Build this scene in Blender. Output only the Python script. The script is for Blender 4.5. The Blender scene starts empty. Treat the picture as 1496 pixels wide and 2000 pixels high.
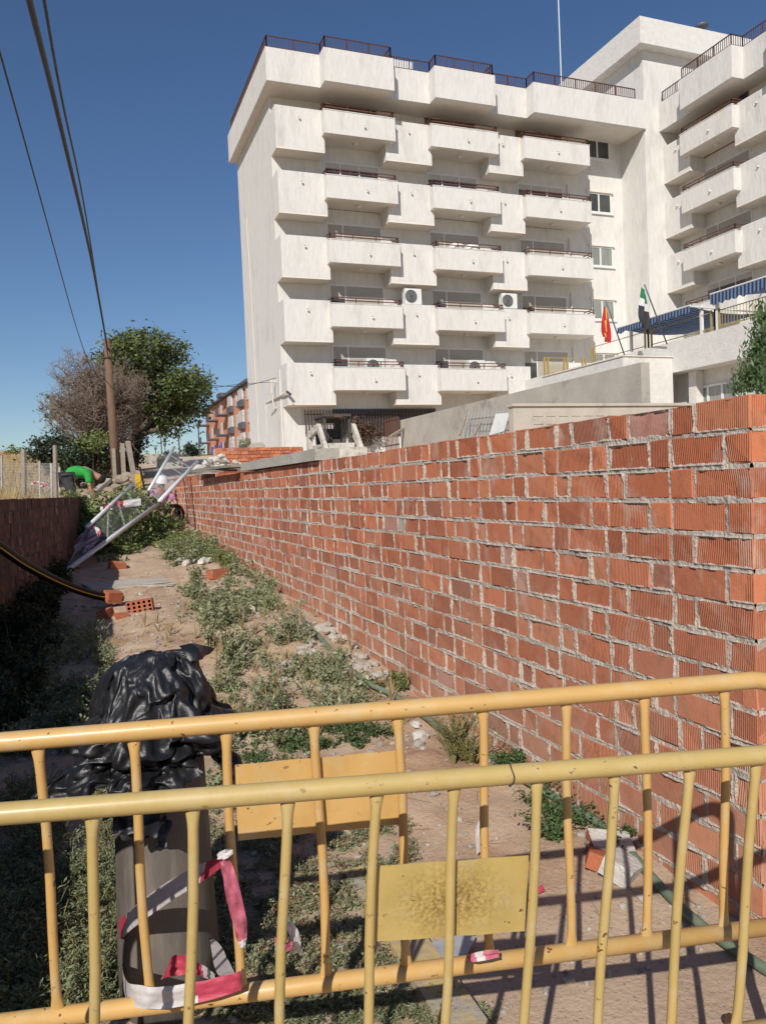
import bpy, bmesh, math, random
import numpy as np
from mathutils import Vector, Matrix, noise
random.seed(7)
RNG = np.random.default_rng(7)
scn = bpy.context.scene
col = scn.collection

# ------------------------------------------------------------------ camera
F = 1540.0
EYE = 1.48
def _ray(u, v): return np.array([(u-748)/F, -(v-1000)/F, 1.0])
_d1 = _ray(152, 972.5); _d1 /= np.linalg.norm(_d1)
_d2 = _ray(4725, 778); _d2 = _d2 - _d1*(_d1@_d2); _d2 /= np.linalg.norm(_d2)
_d3 = np.cross(_d1, _d2)
if _d3[1] < 0: _d3 = -_d3
RM = np.stack([_d2, _d1, _d3])            # world axes (X along facade, Y along brick wall, Z up)
cam = bpy.data.cameras.new('camera')
cam.sensor_fit = 'VERTICAL'; cam.sensor_height = 36; cam.lens = 36*F/2000
cam.clip_start = 0.05; cam.clip_end = 6000
cam_o = bpy.data.objects.new('camera', cam); col.objects.link(cam_o)
m4 = Matrix.Identity(4)
for r in range(3):
    m4[r][0] = RM[r, 0]; m4[r][1] = RM[r, 1]; m4[r][2] = -RM[r, 2]
m4[2][3] = EYE
cam_o.matrix_world = m4
scn.camera = cam_o
# ------------------------------------------------------------------ light
SUN_D = Vector((0.80, 1.14, -1.0)).normalized()     # travel direction of sunlight
sun = bpy.data.lights.new('sun', 'SUN'); sun.energy = 4.1; sun.angle = math.radians(0.5)
sun.color = (1.0, 0.945, 0.87)
sun_o = bpy.data.objects.new('sun', sun); col.objects.link(sun_o)
sun_o.rotation_euler = SUN_D.to_track_quat('-Z', 'Y').to_euler()
sun_o.location = (-10, -15, 30)
world = bpy.data.worlds.new('World'); scn.world = world; world.use_nodes = True
wn = world.node_tree.nodes; wl = world.node_tree.links
bg = wn['Background']; bg.inputs['Strength'].default_value = 0.075
sky = wn.new('ShaderNodeTexSky'); sky.sky_type = 'NISHITA'; sky.sun_disc = False
to_sun = -SUN_D
sky.sun_elevation = math.asin(to_sun.z)
sky.sun_rotation = math.atan2(to_sun.x, to_sun.y)
sky.altitude = 400; sky.air_density = 1.0; sky.dust_density = 0.35; sky.ozone_density = 3.0
hsv = wn.new('ShaderNodeHueSaturation'); hsv.inputs['Saturation'].default_value = 1.12; hsv.inputs['Hue'].default_value = .505
wl.new(sky.outputs[0], hsv.inputs['Color']); wl.new(hsv.outputs[0], bg.inputs['Color'])
vs = scn.view_settings
vs.view_transform = 'Standard'; vs.look = 'None'; vs.exposure = 0.16; vs.gamma = 1.0; vs.use_curve_mapping = False

# ------------------------------------------------------------------ pixel helpers for surveying points
def pdir(u, v): return RM @ _ray(u, v)
def on(u, v, X=None, Y=None, Z=None):
    d = pdir(u, v)
    t = X/d[0] if X is not None else (Y/d[1] if Y is not None else (Z-EYE)/d[2])
    p = d*t; p[2] += EYE
    return Vector(p)
def dep(u, v, d):
    p = pdir(u, v)*d; p[2] += EYE
    return Vector(p)
# ------------------------------------------------------------------ terrain
def lw(Y):                                         # left wall centre line X
    return -1.45+0.108*(Y-0.2)
def base(Y):
    return float(np.interp(Y, [-5, 2, 4.6, 7.3, 17, 20, 26, 37.4, 60, 90, 4000], [0, 0, .15, .32, 1.0, 1.3, 1.85, 3.1, 4.2, 5.0, 5.0]))
def sst(a, b, x):
    t = min(1, max(0, (x-a)/(b-a))); return t*t*(3-2*t)
def gz(X, Y):
    b = base(Y)
    right = max(b, 1.62); left = max(b, 1.3-.42*sst(13.5, 16, Y))
    z = b
    if Y > 0.8 and Y < 40:
        tr = sst(2.06, 2.14, X)*sst(1.97, 2.05, Y)
        z = z+(right-z)*tr
    w = lw(Y)
    if Y < 40:
        tl = 1-sst(w-0.06, w+0.04, X) if Y < 13.6 else (1-sst(w-0.1, w+0.9, X))
        z = z+(left-z)*tl
    if -2.2 < X < 2.06 and Y < 22:
        n = noise.noise(Vector((X*1.3, Y*1.3, 3.1)))*0.05+noise.noise(Vector((X*4, Y*4, 1.1)))*0.028+noise.noise(Vector((X*11, Y*11, 5.5)))*0.014
        n *= 0.25+0.75*sst(2.0, 3.6, Y)*(1 if X > -9 else 0)
        z += n
        # heap of earth by the wall
        z += 0.13*math.exp(-(((X-1.55)/.35)**2+((Y-6.2)/1.0)**2))
        z += 0.10*math.exp(-(((X-0.9)/.45)**2+((Y-6.6)/0.7)**2))
    elif Y > 18 and abs(X) < 40 and Y < 60:
        z += noise.noise(Vector((X*.5, Y*.5, 2)))*0.06
    return z
def gnd(u, v, it=80):
    p = on(u, v, Z=0.0)
    for _ in range(it):
        p = p*.5+on(u, v, Z=min(gz(p.x, p.y), 1.44))*.5
    return p
# ------------------------------------------------------------------ mesh helpers
class MB:
    def __init__(s): s.v = []; s.f = []; s.m = []
    def add(s, verts, faces, mi=0):
        o = len(s.v); s.v.extend([tuple(x) for x in verts])
        s.f.extend([tuple(i+o for i in f) for f in faces]); s.m.extend([mi]*len(faces)); return s
    def box(s, x0, y0, z0, x1, y1, z1, mi=0, M=None):
        v = [(x0,y0,z0),(x1,y0,z0),(x1,y1,z0),(x0,y1,z0),(x0,y0,z1),(x1,y0,z1),(x1,y1,z1),(x0,y1,z1)]
        if M is not None: v = [M @ Vector(p) for p in v]
        return s.add(v, [(3,2,1,0),(4,5,6,7),(0,1,5,4),(1,2,6,5),(2,3,7,6),(3,0,4,7)], mi)
    def tube(s, pts, r, n=8, mi=0, cap=True):
        pts = [Vector(p) for p in pts]; k = len(pts)
        rs = r if isinstance(r, (list, tuple)) else [r]*k
        ring = []; nrm = None
        for i, p in enumerate(pts):
            t = (pts[min(i+1, k-1)]-pts[max(i-1, 0)])
            if t.length < 1e-9: t = Vector((0, 0, 1))
            t.normalize()
            if nrm is None:
                nrm = t.orthogonal().normalized()
            else:
                nrm = (nrm-t*nrm.dot(t))
                if nrm.length < 1e-6: nrm = t.orthogonal()
                nrm.normalize()
            b = t.cross(nrm)
            ring.append([p+(nrm*math.cos(a)+b*math.sin(a))*rs[i] for a in [2*math.pi*j/n for j in range(n)]])
        v = [q for rg in ring for q in rg]; f = []
        for i in range(k-1):
            for j in range(n):
                j2 = (j+1) % n
                f.append((i*n+j, i*n+j2, (i+1)*n+j2, (i+1)*n+j))
        if cap:
            f.append(tuple(range(n))[::-1]); f.append(tuple((k-1)*n+j for j in range(n)))
        return s.add(v, f, mi)
    def beam(s, a, b, w, h, mi=0, up=Vector((0, 0, 1))):
        a = Vector(a); b = Vector(b); t = (b-a).normalized(); sd = t.cross(up)
        if sd.length < 1e-5: sd = t.orthogonal()
        sd.normalize(); u = sd.cross(t)
        v = [a-sd*w/2-u*h/2, a+sd*w/2-u*h/2, a+sd*w/2+u*h/2, a-sd*w/2+u*h/2]
        v += [p+(b-a) for p in v]
        return s.add(v, [(3,2,1,0),(4,5,6,7),(0,1,5,4),(1,2,6,5),(2,3,7,6),(3,0,4,7)], mi)
    def quads(s, arr, mi=0):                       # arr (N,4,3)
        o = len(s.v); n = arr.shape[0]
        s.v.extend(map(tuple, arr.reshape(-1, 3).tolist()))
        s.f.extend([(o+4*i, o+4*i+1, o+4*i+2, o+4*i+3) for i in range(n)]); s.m.extend([mi]*n); return s
    def lathe(s, prof, n=24, mi=0, c=(0, 0, 0)):
        v = [(c[0]+r*math.cos(2*math.pi*j/n), c[1]+r*math.sin(2*math.pi*j/n), c[2]+z) for r, z in prof for j in range(n)]
        f = [(i*n+j, i*n+(j+1) % n, (i+1)*n+(j+1) % n, (i+1)*n+j) for i in range(len(prof)-1) for j in range(n)]
        f.append(tuple(range(n))[::-1]); f.append(tuple((len(prof)-1)*n+j for j in range(n)))
        return s.add(v, f, mi)
    def prism(s, poly, a, b, axis, mi=0):          # poly of 2D points in the other two axes, extruded along axis a..b
        def mk(p, t):
            if axis == 'X': return (t, p[0], p[1])
            if axis == 'Y': return (p[0], t, p[1])
            return (p[0], p[1], t)
        n = len(poly); v = [mk(p, a) for p in poly]+[mk(p, b) for p in poly]
        f = [tuple(range(n))[::-1], tuple(range(n, 2*n))]+[(i, (i+1) % n, n+(i+1) % n, n+i) for i in range(n)]
        return s.add(v, f, mi)
    def build(s, name, mats, parent=None, smooth=False):
        me = bpy.data.meshes.new(name); me.from_pydata(s.v, [], s.f)
        if not isinstance(mats, (list, tuple)): mats = [mats]
        for m in mats: me.materials.append(m)
        if len(mats) > 1: me.polygons.foreach_set('material_index', s.m)
        bm = bmesh.new(); bm.from_mesh(me); bmesh.ops.recalc_face_normals(bm, faces=bm.faces); bm.to_mesh(me); bm.free()
        if smooth: me.polygons.foreach_set('use_smooth', [True]*len(me.polygons))
        me.update()
        o = bpy.data.objects.new(name, me); col.objects.link(o)
        if parent is not None: attach(o, parent)
        return o
def attach(o, parent):
    o.parent = parent
    if parent.type == 'EMPTY':
        o.matrix_parent_inverse = Matrix.Translation(parent.location).inverted()
def tag(o, label=None, cat=None, group=None, kind=None):
    if label: o['label'] = label
    if cat: o['category'] = cat
    if group: o['group'] = group
    if kind: o['kind'] = kind
    return o
def thing(name, loc, label, cat, group=None):
    o = bpy.data.objects.new(name, None); col.objects.link(o); o.location = loc; o.empty_display_size = .2
    return tag(o, label, cat, group)
def copy_tree(o, parent=None):
    c = o.copy(); col.objects.link(c)
    if parent is not None: c.parent = parent
    for ch in list(o.children): copy_tree(ch, c)
    return c
# ------------------------------------------------------------------ materials
def mat(name, c1, c2=None, rough=.8, scale=4, detail=5, bump=0, bscale=None, metal=0, stretch=(1, 1, 1), spec=None, lo=.35, hi=.65, island=0, c3=None, c3lo=.62, c3hi=.7, c3scale=2, trans=0):
    m = bpy.data.materials.new(name); m.use_nodes = True
    nt = m.node_tree; N = nt.nodes; L = nt.links
    b = N['Principled BSDF']; b.inputs['Roughness'].default_value = rough; b.inputs['Metallic'].default_value = metal
    if spec is not None: b.inputs['Specular IOR Level'].default_value = spec
    tc = N.new('ShaderNodeTexCoord'); mp = N.new('ShaderNodeMapping'); mp.inputs['Scale'].default_value = stretch
    L.new(tc.outputs['Object'], mp.inputs['Vector'])
    out = None
    if c2 is None: c2 = tuple(x*.8 for x in c1)
    nz = N.new('ShaderNodeTexNoise'); nz.inputs['Scale'].default_value = scale; nz.inputs['Detail'].default_value = detail; nz.inputs['Roughness'].default_value = .62
    L.new(mp.outputs[0], nz.inputs['Vector'])
    rp = N.new('ShaderNodeValToRGB'); rp.color_ramp.elements[0].position = lo; rp.color_ramp.elements[1].position = hi
    rp.color_ramp.elements[0].color = (*c1, 1); rp.color_ramp.elements[1].color = (*c2, 1)
    L.new(nz.outputs[0], rp.inputs[0]); out = rp.outputs[0]
    if c3 is not None:
        n3 = N.new('ShaderNodeTexNoise'); n3.inputs['Scale'].default_value = c3scale; n3.inputs['Detail'].default_value = 7; n3.inputs['Roughness'].default_value = .68
        L.new(mp.outputs[0], n3.inputs['Vector'])
        r3 = N.new('ShaderNodeValToRGB'); r3.color_ramp.elements[0].position = c3lo; r3.color_ramp.elements[1].position = c3hi
        r3.color_ramp.elements[0].color = (0, 0, 0, 1); r3.color_ramp.elements[1].color = (1, 1, 1, 1)
        L.new(n3.outputs[0], r3.inputs[0])
        mx = N.new('ShaderNodeMix'); mx.data_type = 'RGBA'; L.new(r3.outputs[0], mx.inputs[0]); L.new(out, mx.inputs[6]); mx.inputs[7].default_value = (*c3, 1)
        out = mx.outputs[2]
    if island:
        g = N.new('ShaderNodeNewGeometry'); hs = N.new('ShaderNodeHueSaturation')
        mr = N.new('ShaderNodeMapRange'); mr.inputs[3].default_value = 1-island; mr.inputs[4].default_value = 1+island
        L.new(g.outputs['Random Per Island'], mr.inputs[0]); L.new(mr.outputs[0], hs.inputs['Value']); L.new(out, hs.inputs['Color'])
        mr2 = N.new('ShaderNodeMapRange'); mr2.inputs[3].default_value = .5-.03*min(1, island*2); mr2.inputs[4].default_value = .5+.025*min(1, island*2)
        L.new(g.outputs['Random Per Island'], mr2.inputs[0]); L.new(mr2.outputs[0], hs.inputs['Hue'])
        out = hs.outputs[0]
    L.new(out, b.inputs['Base Color'])
    if bump:
        nb = N.new('ShaderNodeTexNoise'); nb.inputs['Scale'].default_value = bscale or scale*4; nb.inputs['Detail'].default_value = 6; nb.inputs['Roughness'].default_value = .65
        L.new(mp.outputs[0], nb.inputs['Vector'])
        bp = N.new('ShaderNodeBump'); bp.inputs['Strength'].default_value = min(1, bump); bp.inputs['Distance'].default_value = .02 if bump <= 1 else .02*bump
        L.new(nb.outputs[0], bp.inputs['Height']); L.new(bp.outputs[0], b.inputs['Normal'])
    if trans:
        tr = N.new('ShaderNodeBsdfTranslucent'); L.new(out, tr.inputs['Color'])
        ms = N.new('ShaderNodeMixShader'); ms.inputs[0].default_value = trans
        L.new(b.outputs[0], ms.inputs[1]); L.new(tr.outputs[0], ms.inputs[2]); L.new(ms.outputs[0], N['Material Output'].inputs[0])
    m['out'] = 1
    return m
M = {}
M['stucco'] = mat('white_stucco', (.685, .662, .625), (.625, .60, .565), rough=.93, scale=6, detail=9, bump=1.5, bscale=7, stretch=(1, 1, .3), c3=(.46, .435, .395), c3lo=.52, c3hi=.85, c3scale=1.6)
M['stucco2'] = mat('white_render', (.70, .675, .64), (.62, .60, .56), rough=.92, scale=4, bump=1.2, bscale=10, c3=(.50, .47, .42), c3lo=.58, c3hi=.8, c3scale=.9)
M['soffit'] = mat('soffit_render', (.74, .68, .60), (.68, .62, .55), rough=.9, scale=1.5, bump=.4, c3=(.35, .27, .21), c3lo=.68, c3hi=.75, c3scale=1.6)
M['brown_metal'] = mat('brown_railing_paint', (.11, .045, .032), (.07, .03, .025), rough=.5, scale=8)
M['rust_metal'] = mat('rusty_red_railing', (.15, .06, .04), (.10, .045, .03), rough=.6, scale=8)
M['shutter'] = mat('roller_shutter_slats', (.55, .51, .46), (.50, .46, .41), rough=.6, scale=2)
M['dark_shutter'] = mat('brown_shutter', (.20, .13, .10), (.17, .11, .085), rough=.6, scale=2)
M['white_frame'] = mat('white_window_frame', (.72, .72, .70), (.66, .66, .64), rough=.4, scale=3)
M['glass'] = mat('dark_window_glass', (.035, .04, .045), (.055, .06, .06), rough=.06, scale=1.5, spec=.8)
M['curtain_glass'] = mat('curtained_window_glass', (.16, .18, .17), (.30, .31, .28), rough=.08, scale=2, stretch=(6, 6, .3), spec=.7)
M['plastic_white'] = mat('white_plastic', (.72, .72, .69), (.66, .66, .63), rough=.35, scale=3)
M['dark_plastic'] = mat('dark_plastic', (.03, .03, .032), (.05, .05, .05), rough=.4, scale=4)
M['concrete'] = mat('rough_concrete', (.47, .43, .37), (.38, .345, .295), rough=.95, scale=1.2, bump=.6, bscale=14, c3=(.30, .265, .225), c3lo=.56, c3hi=.66, c3scale=1.1)
M['concrete2'] = mat('light_concrete', (.48, .44, .38), (.38, .35, .30), rough=.95, scale=2.5, bump=.6, bscale=20, c3=(.28, .25, .21), c3lo=.58, c3hi=.7, c3scale=2)
M['beige'] = mat('beige_coated_block', (.52, .46, .38), (.45, .40, .33), rough=.9, scale=2, bump=.5, c3=(.36, .31, .25), c3lo=.58, c3hi=.72, c3scale=2)
M['mortar_dark'] = mat('shade_darkened_mortar', (.11, .08, .062), (.08, .06, .048), rough=.97, scale=14, bump=.6)  # mortar darkened for the shaded left wall, shade painted into its colour
M['mortar'] = mat('grey_mortar', (.60, .52, .44), (.48, .41, .34), rough=.97, scale=14, bump=.8, bscale=90)
M['wood'] = mat('weathered_pole_wood', (.19, .115, .068), (.12, .075, .048), rough=.85, scale=6, stretch=(5, 5, .6), bump=.5, bscale=18)
M['grey_wood'] = mat('grey_weathered_plank', (.34, .28, .22), (.24, .20, .16), rough=.9, scale=8, stretch=(1, 1, 3), bump=.4)
M['cable'] = mat('black_cable', (.015, .015, .017), (.02, .02, .02), rough=.6)
M['galv'] = mat('galvanised_steel', (.76, .78, .80), (.66, .68, .70), rough=.35, metal=.15, scale=12)
M['wire'] = mat('galvanised_wire', (.50, .52, .53), (.42, .44, .45), rough=.5, metal=.3, scale=12)
M['black_bag'] = mat('black_bin_bag_plastic', (.010, .010, .012), (.016, .016, .018), rough=.40, scale=6, spec=.5, bump=.22, bscale=26, c3=(.03, .028, .025), c3lo=.58, c3hi=.8, c3scale=5)
M['bollard'] = mat('dusty_brown_grey_plastic', (.135, .118, .10), (.095, .083, .072), rough=.62, scale=7, detail=9, stretch=(1, 1, .16), bump=.25, c3=(.24, .20, .165), c3lo=.52, c3hi=.72, c3scale=6)
M['tape_white'] = mat('white_tape', (.74, .71, .70), (.62, .58, .57), rough=.5, scale=9, bump=.3, bscale=40, trans=.2)
M['tape_red'] = mat('red_tape', (.58, .07, .12), (.48, .05, .09), rough=.45, scale=9, bump=.3, bscale=40, trans=.2)
M['tape_pink'] = mat('faded_pink_tape', (.60, .17, .24), (.5, .12, .18), rough=.5, scale=9, bump=.3, bscale=40, trans=.2)
M['hose_green'] = mat('dusty_green_hose', (.12, .18, .12), (.15, .19, .13), rough=.6, scale=12, c3=(.28, .25, .18), c3lo=.55, c3hi=.75, c3scale=9)
M['hose_black'] = mat('black_polyethylene_pipe', (.006, .006, .006), (.009, .0085, .008), rough=.55, scale=12, spec=.15)
M['hose_stripe'] = mat('yellow_pipe_stripe', (.62, .42, .05), (.55, .38, .05), rough=.5)
M['clay'] = mat('loose_brick_clay', (.42, .13, .06), (.36, .11, .055), rough=.9, scale=9, bump=.3, bscale=60, c3=(.42, .30, .22), c3lo=.55, c3hi=.8, c3scale=8)
M['clay_shaded'] = mat('brick_hole_painted_shade', (.10, .03, .018), (.08, .025, .015), rough=.95)  # clay darkened inside the holes: their shade is put into the colour
M['stone'] = mat('broken_rubble', (.43, .39, .34), (.32, .285, .245), rough=.95, scale=7, bump=.6, bscale=40, island=.22)
M['stone_dark'] = mat('earthy_stone', (.34, .28, .21), (.25, .20, .15), rough=.95, scale=7, bump=.6, bscale=40)
M['plaster'] = mat('white_plaster_lump', (.62, .59, .54), (.48, .44, .39), rough=.95, scale=9, bump=.6, bscale=50)
M['awning'] = None
M['yellow_rail'] = mat('yellow_gate_paint', (.38, .28, .09), (.31, .23, .08), rough=.5, scale=8)
M['bark'] = mat('grey_brown_bark', (.13, .10, .075), (.08, .06, .045), rough=.95, scale=6, stretch=(3, 3, .6), bump=.8, bscale=14)
M['twig'] = mat('dry_twigs', (.235, .175, .135), (.165, .12, .092), rough=.95, scale=3)
M['leaf_tree'] = mat('tree_leaves', (.15, .18, .055), (.10, .13, .042), rough=.6, scale=.8, island=.5, trans=.25)
M['leaf_dark'] = mat('dark_shrub_leaves', (.038, .055, .020), (.025, .040, .015), rough=.65, scale=.8, island=.4, trans=.2)
M['leaf_bush'] = mat('bright_bush_leaves', (.22, .26, .08), (.16, .21, .07), rough=.6, scale=2, island=.45, trans=.3)
M['leaf_weed'] = mat('grey_green_weed_leaves', (.30, .32, .18), (.22, .25, .135), rough=.65, scale=2, island=.4, trans=.25)
M['leaf_olive'] = mat('olive_dry_leaves', (.23, .20, .075), (.17, .16, .06), rough=.7, scale=2, island=.35, trans=.25)
M['leaf_green'] = mat('fresh_green_leaves', (.085, .14, .045), (.06, .11, .035), rough=.5, scale=2, island=.4, trans=.25)
M['dry_leaf'] = mat('dry_brown_leaves', (.14, .075, .045), (.09, .055, .035), rough=.8, scale=2, island=.4)
M['dry_grass'] = mat('dry_straw', (.42, .31, .16), (.32, .24, .12), rough=.9, scale=2, island=.3, trans=.2)
M['red_stem'] = mat('red_creeper_stems', (.30, .05, .05), (.22, .05, .04), rough=.6, scale=3, island=.3)
M['skin'] = mat('skin', (.36, .19, .12), (.33, .17, .11), rough=.6)
M['green_shirt'] = mat('bright_green_cotton', (.02, .32, .05), (.015, .26, .04), rough=.85, scale=9, bump=.3, bscale=18)
M['trousers'] = mat('dark_grey_work_trousers', (.045, .045, .05), (.035, .035, .04), rough=.9, scale=9, bump=.3, bscale=18)
M['hair'] = mat('dark_hair', (.02, .014, .01), rough=.7)
M['helmet'] = mat('white_helmet', (.78, .78, .76), (.72, .72, .70), rough=.3)
M['purple'] = mat('purple_checked_shirt', (.25, .10, .20), (.45, .25, .35), rough=.9, scale=16, lo=.45, hi=.55)
M['yellow_sign'] = mat('yellow_plastic_board', (.68, .42, .02), (.62, .38, .02), rough=.45, scale=4)
M['skid_white'] = mat('dusty_white_loader_paint', (.62, .59, .52), (.50, .46, .40), rough=.55, scale=3, c3=(.30, .24, .18), c3lo=.5, c3hi=.7, c3scale=4)
M['skid_dark'] = mat('dark_loader_frame', (.05, .045, .04), (.08, .07, .06), rough=.6, scale=4)
M['rubber'] = mat('dusty_rubber', (.05, .045, .04), (.08, .07, .06), rough=.9, scale=8)
M['lamp_metal'] = mat('dark_grey_lamp_paint', (.10, .11, .13), (.08, .09, .10), rough=.5)
M['far_brick'] = mat('orange_brick_facade', (.58, .25, .14), (.52, .21, .12), rough=.9, scale=2)
M['far_dark'] = mat('grey_balcony_panel', (.10, .105, .12), (.08, .085, .10), rough=.7)
M['far_white'] = mat('white_shutter_far', (.62, .62, .60), (.36, .36, .36), rough=.7)
M['blue_cloth'] = mat('blue_laundry', (.04, .06, .30), (.06, .08, .4), rough=.9)
M['asphalt'] = mat('asphalt', (.10, .095, .09), (.075, .07, .066), rough=.95, scale=8)
M['flag_red'] = mat('flag_red', (.50, .02, .03), (.45, .02, .03), rough=.8, trans=.25)
M['flag_yellow'] = mat('flag_yellow', (.72, .46, .03), (.68, .42, .03), rough=.8, trans=.25)
M['flag_green'] = mat('flag_green', (.02, .20, .09), (.02, .18, .08), rough=.8, trans=.25)
M['flag_white'] = mat('flag_white', (.72, .72, .70), (.66, .66, .66), rough=.8, trans=.25)
M['flag_black'] = mat('flag_black', (.02, .02, .022), (.03, .03, .03), rough=.8)
M['kerb'] = mat('yellow_painted_kerb', (.52, .38, .14), (.45, .36, .20), rough=.9, scale=6, bump=.4, c3=(.36, .32, .27), c3lo=.48, c3hi=.58, c3scale=7)

def yellow_paint(name, c, c2):
    m = bpy.data.materials.new(name); m.use_nodes = True; nt = m.node_tree; N = nt.nodes; L = nt.links; b = N['Principled BSDF']
    b.inputs['Coat Weight'].default_value = .25; b.inputs['Coat Roughness'].default_value = .25
    tc = N.new('ShaderNodeTexCoord')
    def ns(sc, det=6, st=(1, 1, 1)):
        mp = N.new('ShaderNodeMapping'); mp.inputs['Scale'].default_value = st; L.new(tc.outputs['Object'], mp.inputs[0])
        n = N.new('ShaderNodeTexNoise'); n.inputs['Scale'].default_value = sc; n.inputs['Detail'].default_value = det; n.inputs['Roughness'].default_value = .65; L.new(mp.outputs[0], n.inputs[0]); return n.outputs[0]
    def ramp(i, a, bb, ca=(0, 0, 0, 1), cb=(1, 1, 1, 1)):
        r = N.new('ShaderNodeValToRGB'); r.color_ramp.elements[0].position = a; r.color_ramp.elements[1].position = bb
        r.color_ramp.elements[0].color = ca; r.color_ramp.elements[1].color = cb; L.new(i, r.inputs[0]); return r.outputs[0]
    def mix(f, a, bc):
        x = N.new('ShaderNodeMix'); x.data_type = 'RGBA'; L.new(f, x.inputs[0]); L.new(a, x.inputs[6])
        x.inputs[7].default_value = (*bc, 1); return x.outputs[2]
    basec = ramp(ns(5), .35, .7, (*c, 1), (*c2, 1))
    dust = mix(ramp(ns(14, 8), .5, .85), basec, (.55, .45, .26))
    chipf = ramp(ns(42, 3, (1, 1, 1.6)), .66, .69)
    big = ramp(ns(4, 3), .36, .56)
    mm = N.new('ShaderNodeMath'); mm.operation = 'MULTIPLY'; L.new(chipf, mm.inputs[0]); L.new(big, mm.inputs[1])
    chips = mix(mm.outputs[0], dust, (.13, .065, .03))
    scr = ramp(ns(30, 4, (1, 1, 5)), .74, .77)
    fin = mix(scr, chips, (.62, .56, .42))
    L.new(fin, b.inputs['Base Color'])
    rr = N.new('ShaderNodeMapRange'); rr.inputs[3].default_value = .38; rr.inputs[4].default_value = .62; L.new(ns(9), rr.inputs[0]); L.new(rr.outputs[0], b.inputs['Roughness'])
    bp = N.new('ShaderNodeBump'); bp.inputs['Strength'].default_value = .25; bp.inputs['Distance'].default_value = .002; L.new(ns(60), bp.inputs['Height']); L.new(bp.outputs[0], b.inputs['Normal'])
    return m
M['yel_rear'] = yellow_paint('orange_yellow_barrier_paint', (.60, .365, .125), (.55, .335, .11))
M['yel_front'] = yellow_paint('faded_yellow_barrier_paint', (.52, .375, .135), (.46, .335, .12))
def sign_mat():
    m = yellow_paint('stained_yellow_sign_plate', (.50, .365, .12), (.45, .325, .105)); N = m.node_tree.nodes; L = m.node_tree.links; b = N['Principled BSDF']
    old = b.inputs['Base Color'].links[0].from_socket
    tc = N.new('ShaderNodeTexCoord')
    mp = N.new('ShaderNodeMapping'); mp.inputs['Location'].default_value = (-.5, -.5, -.5); L.new(tc.outputs['Generated'], mp.inputs[0])
    mp2 = N.new('ShaderNodeMapping'); mp2.inputs['Scale'].default_value = (1.7, 1.7, 1.9); L.new(mp.outputs[0], mp2.inputs[0])
    gr = N.new('ShaderNodeTexGradient'); gr.gradient_type = 'SPHERICAL'; L.new(mp2.outputs[0], gr.inputs[0])
    n = N.new('ShaderNodeTexNoise'); n.inputs['Scale'].default_value = 150; n.inputs['Detail'].default_value = 5; L.new(tc.outputs['Object'], n.inputs[0])
    r = N.new('ShaderNodeMath'); r.operation = 'MULTIPLY_ADD'; L.new(n.outputs[0], r.inputs[0]); r.inputs[1].default_value = 3.6; r.inputs[2].default_value = -1.25
    mm = N.new('ShaderNodeMath'); mm.operation = 'MULTIPLY'; mm.use_clamp = True; L.new(r.outputs[0], mm.inputs[0]); L.new(gr.outputs[1], mm.inputs[1])
    x = N.new('ShaderNodeMix'); x.data_type = 'RGBA'; L.new(mm.outputs[0], x.inputs[0]); L.new(old, x.inputs[6]); x.inputs[7].default_value = (.16, .09, .02, 1)
    L.new(x.outputs[2], b.inputs['Base Color']); return m
M['sign_front'] = sign_mat()
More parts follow.
